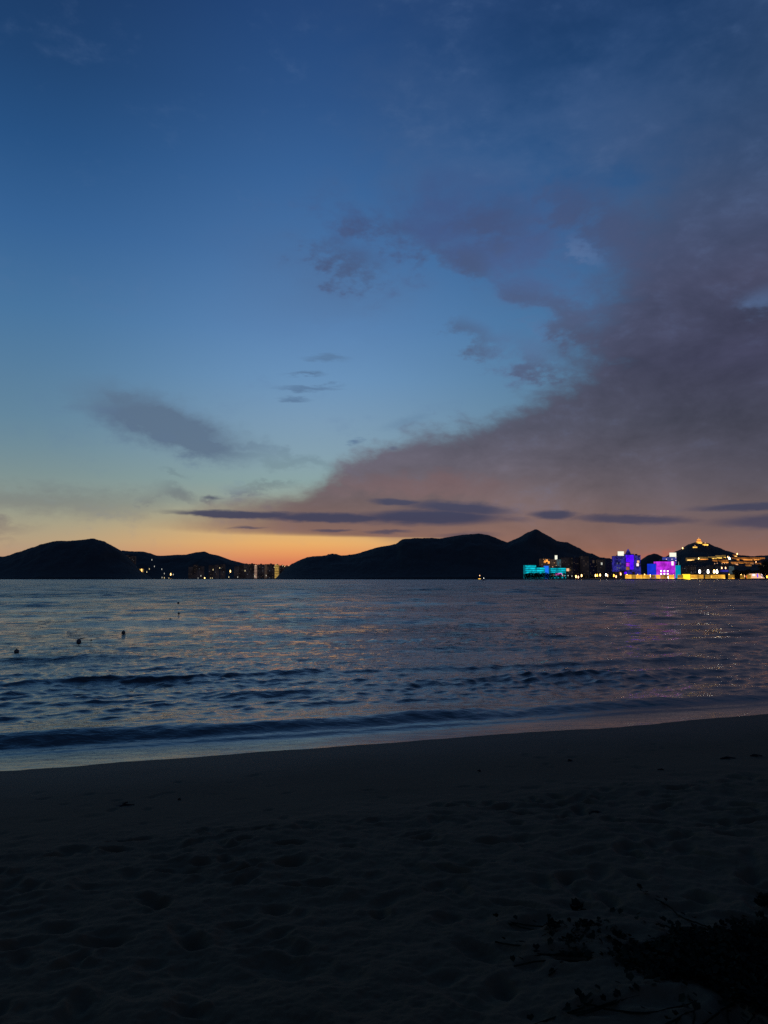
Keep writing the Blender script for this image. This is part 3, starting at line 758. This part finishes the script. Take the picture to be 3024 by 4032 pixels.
# --- dim waterfront blocks under the hillside
lowb = [(2684, 2708, 2236, 'dim low block just right of the teal wing'), (2710, 2741, 2228, 'dim block standing left of the first white floodlight'), (2760, 2783, 2232, 'dim grey block between the first two white floodlights'),
        (2795, 2810, 2226, 'dim block between the second and third white floodlights'), (2830, 2870, 2228, 'brownish block with blue light along its base'), (2872, 2890, 2229, 'block with a faint teal front right of the blue lit base')]
for i, (a, b_, yt, lab) in enumerate(lowb):
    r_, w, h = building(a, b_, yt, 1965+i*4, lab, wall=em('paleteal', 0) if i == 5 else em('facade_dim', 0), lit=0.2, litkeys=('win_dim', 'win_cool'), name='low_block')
    if i == 4: glow_panel(r_, 2833, 2244, 2868, 2252, 'indigo', 'light_panel', 0.6)
building(2935, 2962, 2256, 1950, 'low dark shop house with red lamps near the right end of the promenade', wall=em('facade_warm', 0), lit=0.4, litkeys=('win_warm', 'redlamp'), name='low_block')
r_, w, h = building(2985, 3016, 2258, 1900, 'low pavilion glowing pinkish white at the right end of the promenade', wall=em('peach', 0), windows=False, name='low_block')
glow_panel(r_, 2996, 2259, 3014, 2274, 'pinkwhite', 'light_panel'); 
r_, w, h = building(2960, 2976, 2259, 1902, 'pale pink lit kiosk left of the blue light post', wall=em('peach', 0), windows=False, name='low_block')
glow_panel(r_, 2962, 2260, 2974, 2268, 'pinkwhite', 'light_panel')

# --- promenade sea wall; golden lamp light on it is put in as emission
wallr = empty('sea_wall', (at(2680, 2280, 1838)[0], 1838, 0), 0, label='long promenade sea wall glowing golden under the right town', cat='sea wall')
D = 1838; ox = wallr.location.x
def wx(px): return at(px, 2280, D)[0]-ox
link('wall', MB().box(wx(2452), wx(3060), 0, 6, -2, 3.0).me('wall', m_conc), parent=wallr)
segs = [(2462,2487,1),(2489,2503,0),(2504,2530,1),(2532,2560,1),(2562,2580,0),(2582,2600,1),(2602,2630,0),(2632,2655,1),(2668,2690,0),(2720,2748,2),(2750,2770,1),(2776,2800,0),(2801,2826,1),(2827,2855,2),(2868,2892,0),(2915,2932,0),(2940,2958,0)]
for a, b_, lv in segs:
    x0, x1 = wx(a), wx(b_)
    link('glow_panel', MB().box(x0, x1, -0.3, -0.02, 2.9+1.2, 2.9+8.6).me('glow_panel', em(['gold_low','gold','gold'][lv], 0)), parent=wallr)
    link('glow_band', MB().box(x0, x1, -0.5, -0.1, 0.6, 3.9).me('glow_band', em(['gold','gold_bright','gold_bright'][lv], 0)), parent=wallr)
r_, w, h = building(2692, 2718, 2261, 1836, 'bright yellow lit box shaped pavilion on the promenade', wall=em('yellow', 0), windows=False, name='promenade_pavilion', ybase=2282, depth=10)

# ------------------------------------------------------------------ street lamps
ORD = ['first','second','third','fourth','fifth','sixth','seventh','eighth','ninth','tenth','eleventh','twelfth','thirteenth','fourteenth','fifteenth','sixteenth','seventeenth','eighteenth','nineteenth','twentieth']
_pole = MB().frus(0, 0, 0, 1, 0.16, 0.09, 6).me('pole', m_metal)
_head = {}
def head_mesh(key, r, hh):
    k = (key, r, hh)
    if k not in _head:
        mb = MB().frus(0, 0, 0, hh*0.15, r*0.5, r, 8).frus(0, 0, hh*0.15, hh*0.8, r, r*0.8, 8).frus(0, 0, hh*0.8, hh, r*0.8, r*0.25, 8)
        _head[k] = mb.me('lamp_head', em(key, 0))
    return _head[k]
def lamp(px, py, D, key, label, group, r=1.2, hh=4.5, name='street_lamp', ground_z=None, cat='street lamp'):
    x, _, z = at(px, py, D)
    gz = ground(x, D) if ground_z is None else ground_z
    gz = min(gz, z-1.0)
    root = empty(name, (x, D, gz), 0, label=label, cat=cat, group=group)
    link('pole', _pole, parent=root, scale=(1, 1, z-gz-hh/2))
    link('lamp_head', head_mesh(key, r, hh), parent=root, loc=(0, 0, z-gz-hh/2))
    return root
prom = [(2268,2270,'warm','right of the cyan hotel'),(2277,2272,'peach','right of the cyan hotel'),(2290,2266,'warm','below the tallest faint brown slab'),
        (2345,2266,'warm','below the dark apartment block'),(2352,2265,'gold','below the dark apartment block'),(2363,2264,'warm','below the greyish apartment block'),(2386,2263,'white','below the last black slab'),
        (2392,2266,'peach','below the last black slab'),(2417,2266,'gold','at the corner of the deep blue wing'),(2426,2270,'peach','under the deep blue wing'),(2444,2260,'peach','on the podium edge'),
        (2469,2266,'warm','under the violet tower'),(2494,2268,'warm','under the violet tower'),(2511,2266,'gold','under the pink windowed wing'),(2538,2265,'warm','right of the violet group'),(2560,2267,'warm','under the royal blue wing'),
        (2597,2268,'peach','under the magenta block'),(2617,2268,'peach','under the magenta block'),(2631,2274,'white','under the magenta block'),(2652,2267,'gold','under the magenta block')]
for i, (px, py, key, where) in enumerate(prom):
    lamp(px, py, 1850, 'lamp_'+key, f'{ORD[i]} lamp from the left on the promenade, {where}', 'street lamps along the promenade', r=1.3, hh=6.0)
prom2 = [(2671,2268,'warm','just left of the yellow pavilion'),(2766,2268,'gold','between two golden lit wall stretches'),(2799,2270,'gold','below the second floodlight'),(2871,2265,'gold','where the golden wall ends'),
         (2884,2272,'gold','just past the end of the golden wall'),(2918,2266,'warm','at the dark gap of trees'),(2931,2268,'peach','left of the red lit shop house'),(3020,2271,'gold','at the right edge of the photo')]
for i, (px, py, key, where) in enumerate(prom2):
    lamp(px, py, 1850, 'lamp_'+key, f'{ORD[i]} promenade lamp right of the yellow pavilion, {where}', 'street lamps along the promenade', r=1.3, hh=6.0)
lamp(2940, 2270, 1850, 'redlamp', 'red glowing lamp on the promenade near the right end', None, r=1.1, hh=5)
lamp(2983, 2266, 1850, 'violet', 'blue violet light post between the pink kiosk and the white pavilion', None, r=1.3, hh=9, name='light_post', cat='light post')
for i, (px, py, key) in enumerate([(2755,2250,'white'),(2788,2250,'white'),(2812,2250,'warm'),(2823,2250,'white')]):
    lamp(px, py, 1940, 'lamp_'+key, f'{ORD[i]} from the left of four very bright floodlights behind the golden wall', 'bright floodlights behind the promenade', r=2.6, hh=9.0, name='floodlight_mast', cat='floodlight')
lamp(2842, 2236, 1945, 'lamp_peach', 'pale amber lamp over the blue lit base, left of a pair', None, r=1.4, hh=5)
lamp(2857, 2236, 1945, 'lamp_peach', 'pale amber lamp over the blue lit base, right of a pair', None, r=1.4, hh=5)
for px, py, key, lab in [(2751, 2199, 'warm', 'lone round warm lamp between the first two hillside halls'), (2872, 2199, 'white', 'big white lamp standing among the orange hillside halls'), (2866, 2193, 'peach', 'small amber lamp just left of the highest hillside hall'),
                         (2903, 2181, 'warm', 'amber lamp at the top end of the hillside row'), (2688, 2158, 'warm', 'single warm lamp on the left shoulder of the pagoda hill'), (2977, 2214, 'peach', 'small peach lamp under the right end hall')]:
    x, Y, z = seat(px, py+5)
    if Y > 3100: Y = 2450
    lamp(px, py, Y-2, 'lamp_'+key, lab, None, r=1.4 if key != 'white' else 2.3, hh=5 if key != 'white' else 8, name='hillside_lamp', cat='lamp')
for i, (px, py) in enumerate([(2814,2219),(2824,2218),(2843,2219),(2853,2218),(2862,2217)]):
    x, Y, z = seat(px, py+4)
    lamp(px, py, Y-2, 'peach', f'{ORD[i]} from the left of five tiny lamps under the orange hillside halls', 'tiny lamps under the orange halls', r=1.0, hh=2.6, name='hillside_lamp', cat='lamp')
for i, (px, py) in enumerate([(2237,2266),(2252,2268)]):
    lamp(px, py, 1860, 'lamp_faint', ['faint white lamp right of the cyan hotel, nearer to it', 'faint white lamp right of the cyan hotel, farther from it'][i], None, r=1.2, hh=2.6)

# ------------------------------------------------------------------ left town
LD = 3300
r_, w, h = building(537, 560, 2240, LD, 'small brightly lit golden building below the left ridge', wall=em('olive', 0), windows=False, name='lit_house')
glow_panel(r_, 536, 2256, 553, 2262, 'gold_bright', 'lit_window', 1.0); glow_panel(r_, 536, 2250, 540, 2257, 'warm', 'lit_window', 1.0)
glow_panel(r_, 545, 2241, 555, 2250, 'gold', 'lit_window', 0.8); glow_panel(r_, 556, 2240, 560, 2256, 'warm', 'lit_window', 0.8)
LT = [(486,504,2186,'facade_dim','faint brown tower on the flank of the left hill'),(508,530,2190,'facade_dim','second faint brown tower, left of the golden building'),
      (742,757,2232,'facade_dim','dim tower at the left end of the dim town, beneath the middle of the ridge'),(760,776,2224,'facade_dim','taller dim tower beneath the middle of the ridge'),(782,800,2230,'facade_dim','dim tower just right of the tallest under the ridge top'),
      (822,840,2226,'facade_dim','dim tower beneath the descending ridge'),(846,860,2224,'facade_dim','dim slim tower left of the brightest white lamp'),(868,884,2222,'facade_dim','dim tower with faint upper windows left of the brightest white lamp'),
      (922,938,2230,'facade_dim','dim tower right of the brightest white lamp'),(942,956,2226,'facade_dim','dim slim tower in the gap before the dense towers'),
      (960,978,2222,'facade_dim','first of the dense dark towers at the foot of the ridge'),(980,1001,2221,'facade_dim','flat topped dark tower left of the beige striped tower'),
      (1014,1038,2223,'facade_dim','dark round shouldered tower right of the beige striped tower'),(1052,1078,2222,'facade_dim','wide dark tower left of the golden striped tower'),
      (1101,1118,2227,'facade_dim','dark tower right of the golden striped tower'),(1120,1136,2229,'facade_dim','last dark tower against the headland slope')]
for i, (a, b_, yt, wk, lab) in enumerate(LT):
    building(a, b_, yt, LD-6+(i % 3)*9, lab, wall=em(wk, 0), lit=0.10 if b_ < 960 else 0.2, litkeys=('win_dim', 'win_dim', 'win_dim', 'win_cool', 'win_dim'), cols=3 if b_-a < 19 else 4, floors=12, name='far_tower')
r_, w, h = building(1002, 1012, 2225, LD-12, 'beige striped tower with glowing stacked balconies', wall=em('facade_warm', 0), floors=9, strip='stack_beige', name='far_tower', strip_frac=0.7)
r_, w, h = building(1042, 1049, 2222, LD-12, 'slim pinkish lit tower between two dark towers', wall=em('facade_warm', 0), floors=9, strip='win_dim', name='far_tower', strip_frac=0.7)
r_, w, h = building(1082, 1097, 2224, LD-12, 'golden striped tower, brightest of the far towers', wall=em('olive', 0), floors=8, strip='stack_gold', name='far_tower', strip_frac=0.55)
for px, py, lab in [(1007,2227,'white light over the beige striped tower'),(1080,2233,'white light on the left shoulder of the golden striped tower'),(1087,2222,'white light above the golden striped tower'),
                    (1113,2227,'white light above the tower right of the golden tower'),(1121,2230,'white light left of the last dark tower'),(1138,2227,'white light where the towers meet the headland'),(1003,2267,'white light at the foot of the beige striped tower')]:
    lamp(px, py, LD-14, 'lamp_faint_warm', lab, 'roof lights of the far towers', r=1.2, hh=4.2, name='roof_light', cat='light')
leftl = [(236,2278,'faint','lone faint lamp on the water line under the big left hill'),(578,2252,'faint_warm','lower lamp of a sloping pair right of the golden building'),(588,2240,'faint_warm','upper lamp of a sloping pair right of the golden building'),
         (598,2204,'faint','faint lamp highest on the left ridge'),(608,2230,'faint','faint lamp between the ridge lamp and the sloping pair'),(637,2241,'faint','faint lone lamp in the dark left of the lamp cluster'),(647,2258,'faint','faint dim lamp at the top of the lamp cluster'),(638,2274,'faint','leftmost shore lamp of the lamp cluster'),
         (647,2275,'faint_warm','middle shore lamp of the lamp cluster'),(665,2277,'faint_warm','rightmost shore lamp of the lamp cluster'),(672,2261,'warm','brightest lamp of the lamp cluster under the ridge'),(682,2262,'faint','faint lamp beside the brightest of the cluster'),
         (780,2277,'faint','first shore lamp under the middle of the ridge'),(791,2267,'faint','faint lamp above the first shore lamp'),(806,2277,'warm','second shore lamp, the brightest of four near the water'),(829,2277,'faint_warm','third shore lamp near the water'),
         (836,2277,'faint_warm','fourth shore lamp near the water'),(839,2243,'faint_warm','upper lamp above the third and fourth shore lamps'),(865,2236,'faint_warm','small warm lamp on a dim tower front'),
         (907,2249,'warm','brightest white lamp in the far left town'),(901,2272,'faint_warm','lamp by the water below the brightest white lamp'),(936,2272,'faint','faint lamp by the water right of the brightest white lamp'),
         (1004,2270,'faint','lamp at the water below the beige striped tower'),(1048,2266,'faint','faint lamp at the foot of the slim pinkish tower'),(965,2247,'faint_warm','streak of light on the first dense tower')]
for px, py, key, lab in leftl:
    lamp(px, py, 3240, 'lamp_'+key, lab, None, r=1.3 if key != 'warm' else 1.7, hh=6 if key != 'warm' else 9, name='shore_lamp', cat='lamp', ground_z=None if px > 440 else 0.0)

# ------------------------------------------------------------------ trees along the right shore
def make_tree(seed, hgt, wid):
    rg = random.Random(seed)
    tr = MB().frus(0, 0, -0.5, hgt*0.5, 0.45, 0.25, 6).me('trunk', m_bark)
    v = []; f = []
    for k in range(520):
        a = rg.uniform(0, 6.283); rr_ = wid*math.sqrt(rg.random()); t = rg.random()
        lim = math.sqrt(max(0.0, 1-(2*t-1)**2))*0.9+0.15
        x, y, z = rr_*lim*math.cos(a), rr_*lim*math.sin(a), hgt*(0.08+0.92*t)
        sz = rg.uniform(0.9, 2.0); b = len(v)
        n1 = [rg.uniform(-1, 1) for _ in range(3)]; n2 = [rg.uniform(-1, 1) for _ in range(3)]
        v += [(x, y, z), (x+n1[0]*sz, y+n1[1]*sz, z+n1[2]*sz), (x+n2[0]*sz, y+n2[1]*sz, z+n2[2]*sz)]
        f.append((b, b+1, b+2))
    return tr, mesh('crown', v, f, m_leaf)
TZ = {}
TR = [make_tree(i, 11+i, 4.5+0.5*i) for i in range(4)]
tpx = [2070,2077,2084,2091,2098,2105,2112,2119,2126,2134,2142,2150,2158,2168,2178,2192,2206,2222,2245,2258,2300,2312,2326,2338,2400,2410,2530,2542,2552,2690,2705,2735,2745,2780,2800,2840,2860,2880,2895,2903,2912,2925,2938,2950,2962,2974,2990,3003]
for i, px in enumerate(tpx):
    tr, cr = TR[i % 4]; D = 1868 + (i*37) % 24 + (40 if px > 2660 else 0)
    sc_ = (1.0 if px < 2230 else 0.62) if px < 2700 else (0.85 if px < 2885 else 1.55)
    x = at(px, 2278, D)[0]
    zone = [(2240,'in front of the cyan hotel'),(2290,'by the dark slab right of the cyan hotel'),(2350,'under the row of dim slabs'),(2420,'at the foot of the last black slab'),(2560,'near the violet tower group'),
            (2750,'just right of the magenta group'),(2850,'between the floodlights'),(2910,'near the end of the golden wall'),(9999,'in the dark grove toward the right edge')]
    zn = [z_[1] for z_ in zone if px < z_[0]][0]; zc_ = TZ.setdefault(zn, 0); TZ[zn] += 1
    root = empty('shore_tree', (x, D, ground(x, D)-0.1), i*1.3, label=f'{ORD[zc_]} dark leafy tree from the left {zn}', cat='tree', group='trees along the right shore')
    link('trunk', tr, parent=root, scale=(1, 1, 1)); link('crown', cr, parent=root)
    root.scale = (sc_, sc_, sc_)
for i, (px, sc_) in enumerate([(3016, 3.3), (3030, 3.6)]):
    tr, cr = TR[i]; x = at(px, 2278, 1880)[0]
    root = empty('shore_tree', (x, 1880, ground(x, 1880)-0.1), i*1.3, label=['tall dark tree rising at the right edge of the town', 'tallest dark tree, cut by the right edge of the photo'][i], cat='tree')
    link('trunk', tr, parent=root); link('crown', cr, parent=root); root.scale = (sc_, sc_, sc_)

# ------------------------------------------------------------------ boats
m_hull = mat_plain('white_hull', (0.5, 0.5, 0.5), 0.4, 0.1, 0.5)
def boat(px, D, L, label, lampkey, lamp_py, deck_key=None):
    x = at(px, 2278, D)[0]
    root = empty('boat', (x, D, 0), 0.1, label=label, cat='boat')
    b = L*0.16; v = []; f = []
    st_ = [(-0.5, 0.75, 0.0), (-0.3, 1.0, -0.1), (0.1, 1.0, -0.1), (0.35, 0.6, 0.05), (0.5, 0.03, 0.25)]
    for t, ww, up in st_:
        for yy, zz in ((-ww, 1.0), (-ww*0.7, -0.3), (0, -0.6), (ww*0.7, -0.3), (ww, 1.0)):
            v.append((t*L, yy*b, zz*L*0.09+up*L*0.1*(zz > 0)))
    for i in range(4):
        for j in range(4): f.append((i*5+j, (i+1)*5+j, (i+1)*5+j+1, i*5+j+1))
    f.append((0, 1, 2, 3, 4)); f += [(i*5+4, (i+1)*5+4, (i+1)*5, i*5) for i in range(4)]
    link('hull', mesh('hull', v, f, m_hull), parent=root)
    dz_ = L*0.085
    link('cabin', MB().box(-L*0.25, L*0.12, -b*0.6, b*0.6, dz_, dz_+L*0.14).me('cabin', m_hull), parent=root)
    link('cabin_roof', MB().box(-L*0.28, L*0.15, -b*0.68, b*0.68, dz_+L*0.14+0.01, dz_+L*0.16).me('cabin_roof', m_dark), parent=root)
    if deck_key:
        link('lit_window', MB().box(-L*0.23, L*0.10, -b*0.6-0.1, -b*0.6-0.02, dz_+L*0.03, dz_+L*0.11).me('lit_window', em(deck_key, 0)), parent=root)
    zl = at(px, lamp_py, D)[2]
    link('mast', MB().frus(0, 0, dz_+L*0.16, max(zl-0.4, dz_+L*0.17), 0.12, 0.08, 6).me('mast', m_metal), parent=root)
    link('lamp_head', head_mesh(lampkey, L*0.035, L*0.17), parent=root, loc=(0, 0, max(zl-L*0.05, dz_+L*0.17)))
boat(1889, 1500, 13, 'boat with amber mast lamp and lit cabin windows below the headland', 'lamp_peach', 2267, 'gold_bright')
boat(1905, 850, 4.6, 'small boat with one bright white lamp, just right of the amber lit boat', 'lamp_white', 2277)

# ------------------------------------------------------------------ floats on the sea
m_float = mat_plain('float_plastic', (0.10, 0.11, 0.10), 0.6, 0.3, 6)
def ball_mesh(r, sq=1.0):
    v = []; f = []; n, m = 16, 10
    for i in range(m+1):
        t = math.pi*i/m
        for j in range(n):
            a = 2*math.pi*j/n; v.append((r*math.sin(t)*math.cos(a), r*math.sin(t)*math.sin(a), r*sq*math.cos(t)))
    for i in range(m):
        for j in range(n): f.append((i*n+j, (i+1)*n+j, (i+1)*n+(j+1) % n, i*n+(j+1) % n))
    return mesh('float_ball', v, f, m_float, True)
def onsea(px, py):
    x, y, z = ray(px, py); t = -(H-0.05)/z; return x*t, y*t
fl = [(65,2562,10,'round dark float nearest the beach, at the left edge'),(310,2524,10,'egg shaped dark float with a short stick, second from the left edge'),(486,2488,8.5,'round dark float in the middle of the float line'),
      (671,2438,5.5,'small dark float where the line bends'),(704,2414,5,'tiny dark float above the bend of the line'),(702,2373,5,'tiny dark float farthest out on the line'),(359,2518,3.4,'tiniest dark speck of a float, right of the egg shaped one')]
for i, (px, py, rp, lab) in enumerate(fl):
    x, y = onsea(px, py+rp*0.7); r = rp*0.86*math.hypot(x, y)/F
    root = empty('float_buoy', (x, y, 0), i, label=lab, cat='buoy', group='floats in a line on the sea')
    b_ = link('ball', ball_mesh(r, 1.2 if i == 1 else 1.0), parent=root, loc=(0, 0, r*0.75+0.02))
    link('eyelet', MB().frus(0, 0, 0, r*0.3, r*0.22, r*0.16, 8).me('eyelet', m_float), parent=root, loc=(0, 0, r*1.7+0.02))
    if i == 1:
        link('stick', MB().box(0, r*2.2, -r*0.15, r*0.15, 0, r*0.35).me('stick', m_float), parent=root, loc=(r*0.3, 0, r*1.9), rot=(0, -0.25, 0)); root.rotation_euler = (0, 0, 0)

# ------------------------------------------------------------------ things lying on the sand
def onsand(px, py):
    x, y, z = ray(px, py); t = 1.0
    while t < 40:
        if H + z*t <= sandh(x*t, y*t): break
        t += 0.01
    return x*t, y*t, sandh(x*t, y*t)
m_weed = mat_plain('dried_seaweed', (0.014, 0.013, 0.010), 0.9, 0.4, 20)
def clump(px, py, wpx, hpx, label, seed):
    x, y, z = onsand(px, py); k = math.hypot(x, y)/F; w = wpx*k/2; rg = random.Random(seed); hgt = max(0.02, hpx*k*0.6)
    root = empty('seaweed_clump', (x, y, z), rg.uniform(-.2, .2), label=label, cat='seaweed')
    n = 14; v = []; f = []
    for i in range(6):
        t = i/5
        for j in range(n):
            a = 2*math.pi*j/n; rr_ = w*math.cos(t*math.pi/2*0.98)*(1+0.35*math.sin(3*a+seed)+rg.uniform(-.18, .18))
            v.append((rr_*math.cos(a), rr_*0.6*math.sin(a), -0.02 + hgt*math.sin(t*math.pi/2)*(1+rg.uniform(-.25, .25))))
    for i in range(5):
        for j in range(n): f.append((i*n+j, i*n+(j+1) % n, (i+1)*n+(j+1) % n, (i+1)*n+j))
    f.append(tuple(5*n+j for j in range(n)))
    link('tangle', mesh('tangle', v, f, m_weed, True), parent=root)
    for s_ in range(5):
        a = rg.uniform(0, 6.28); L = w*rg.uniform(0.6, 1.5); mb = MB()
        px_, py_ = 0.0, 0.0
        for q in range(5):
            a += rg.uniform(-.6, .6); nx, ny = px_+L/5*math.cos(a), py_+L/5*0.7*math.sin(a)
            zz = hgt*0.5*(1-q/5)
            b = len(mb.v); tk = 0.006
            mb.v += [(px_, py_-tk, zz), (px_, py_+tk, zz), (nx, ny+tk, zz-hgt*.1), (nx, ny-tk, zz-hgt*.1), (px_, py_, zz+tk*2), (nx, ny, zz-hgt*.1+tk*2)]
            mb.f += [(b, b+1, b+2, b+3), (b, b+3, b+5, b+4), (b+1, b+4, b+5, b+2)]
            px_, py_ = nx, ny
        link('strand', mb.me('strand', m_weed), parent=root)
cl = [(2243,2998,26,16,'small dark seaweed clump on the smooth wet sand, alone right of the middle'),(1889,3038,14,9,'pea sized dark clump on the wet sand, the smallest of all'),(2862,2988,46,16,'dark clump below the glowing wash on the right, longer of a pair'),
      (2974,2978,34,13,'dark clump near the right edge, shorter of a pair'),(2352,3208,58,30,'biggest black clump on the trampled sand, shaped like a bent arm'),(2384,3300,32,22,'black clump under the bent arm shaped one, nearer to it'),
      (2334,3326,38,18,'black clump under the bent arm shaped one, farther from it'),(490,3172,86,16,'long flat dark clump on the smooth sand at left'),(710,3150,14,9,'tiny dark clump just right of the long flat one'),
      (2606,3034,30,12,'flat dark clump in the upper part of the tide line')]
for i, c in enumerate(cl): clump(*c, seed=i+3)

# ------------------------------------------------------------------ creeping plants at the lower right
m_creep, nt, b = mat_new('creeper_leaves')
oi = nt.node('ShaderNodeNewGeometry')
nn = nt.noise(S(nt, oi.outputs['Position']), 9.0, 4, 0.6)
nt.put(b.inputs['Base Color'], nt.mix(nt.smooth(nn, 0.35, 0.65), (0.006, 0.010, 0.006), (0.020, 0.034, 0.019)))
b.inputs['Roughness'].default_value = 0.9; b.inputs['Specular IOR Level'].default_value = 0.08
poly = [(2190,3600),(2330,3582),(2560,3612),(2700,3655),(2860,3640),(2900,3615),(3010,3590),(3300,3560),(3500,4032),(3200,4100),(2990,3985),(2860,3915),(2740,3850),(2560,3835),(2490,3800),(2420,3740),(2300,3720),(2215,3690)]
def inside(x, y):
    c = False; n = len(poly)
    for i in range(n):
        x1, y1 = poly[i]; x2, y2 = poly[(i+1) % n]
        if (y1 > y) != (y2 > y) and x < (x2-x1)*(y-y1)/(y2-y1)+x1: c = not c
    return c
lv = []; lf = []
def leaf(x, y, z, sz, yaw, tilt, roll_):
    cy, sy = math.cos(yaw), math.sin(yaw); ct, st2 = math.cos(tilt), math.sin(tilt)
    b = len(lv)
    for u, v, w in ((0,0,0),(.45,.42,.12),(1.0,.25,.10),(.88,0,0),(1.0,-.25,.10),(.45,-.42,.12)):
        u, v, w = u*sz, v*sz*1.1, w*sz
        v, w = v*math.cos(roll_)-w*math.sin(roll_), v*math.sin(roll_)+w*math.cos(roll_)
        uu, ww = u*ct-w*st2, u*st2+w*ct
        lv.append((x+uu*cy-v*sy, y+uu*sy+v*cy, z+ww))
    lf.extend([(b, b+1, b+2, b+3), (b, b+3, b+4, b+5)])
rg = random.Random(5); count = 0; tries = 0
while count < 22000 and tries < 120000:
    tries += 1
    px, py = rg.uniform(2150, 3500), rg.uniform(3560, 4100)
    if not inside(px, py): continue
    dens = 0.25 + (0.95 if (px > 2640 and 3660 < py) else 0.25) + 1.3*float(fbm(np.array(px/90.0), np.array(py/45.0), 3, 7))
    if px < 2560: dens = dens*0.9 - 0.12
    if rg.random() > dens: continue
    x, y, _ = ray(px, py); zz = ray(px, py)[2]; t = (H-0.75)/-zz
    x, y = x*t, y*t
    thick = 0.045 if px < 2640 else 0.085
    z = sandh(x, y) + 0.01 + rg.random()**1.3*thick
    leaf(x, y, z, rg.uniform(0.014, 0.034), rg.uniform(0, 6.28), rg.uniform(-.5, .8), rg.uniform(-.6, .6)); count += 1
# runners: thin stems trailing over the sand
for k in range(46):
    px, py = rg.uniform(2480, 3100), rg.uniform(3620, 3900)
    if not inside(px, py): continue
    x, y, zz = ray(px, py); t = (H-0.75)/-zz; x, y = x*t, y*t; a = rg.uniform(2.2, 4.2)
    for q in range(14):
        a += rg.uniform(-.35, .35); nx, ny = x+0.05*math.cos(a), y+0.05*math.sin(a); z = sandh(x, y)+0.035; b = len(lv)
        sx, sy = -math.sin(a)*0.004, math.cos(a)*0.004
        lv += [(x-sx, y-sy, z), (nx-sx, ny-sy, z), (nx, ny, z+0.006), (x, y, z+0.006), (nx+sx, ny+sy, z), (x+sx, y+sy, z)]
        lf += [(b, b+1, b+2, b+3), (b+3, b+2, b+4, b+5)]
        if rg.random() < 0.5: leaf(nx, ny, z+0.02, rg.uniform(0.02, 0.04), rg.uniform(0, 6.28), rg.uniform(0, .8), rg.uniform(-.5, .5))
        x, y = nx, ny
cr_ = link('beach_creeper', mesh('beach_creeper', lv, lf, m_creep))
tag(cr_, 'dark green beach creeper spreading over the sand at the lower right', 'creeper', kind='stuff')

def seedling(px, py, n, size, label, seed):
    x, y, z = onsand(px, py); rg2 = random.Random(seed)
    root = empty('small_plant', (x, y, z), 0, label=label, cat='plant')
    link('stem', MB().frus(0, 0, -0.02, size*0.9, 0.004, 0.002, 5).me('stem', m_creep), parent=root)
    for i in range(n):
        global lv, lf
        lv, lf = [], []
        leaf(0, 0, 0, size*0.7, 0, 0.5, 0)
        if i == 0: me_ = mesh('leaf', lv, lf, m_creep)
        link('leaf', me_, parent=root, loc=(0, 0, size*(0.25+0.6*i/n)), rot=(rg2.uniform(-.4, .4), rg2.uniform(-.3, .3), i*2.4))
seedling(2175, 3700, 7, 0.07, 'small lone plant left of the creeper patch', 1)
seedling(2275, 3610, 8, 0.07, 'upright sprig at the left tip of the creeper patch', 2)
seedling(3012, 3600, 9, 0.09, 'leafy sprig at the right edge above the creeper', 3)
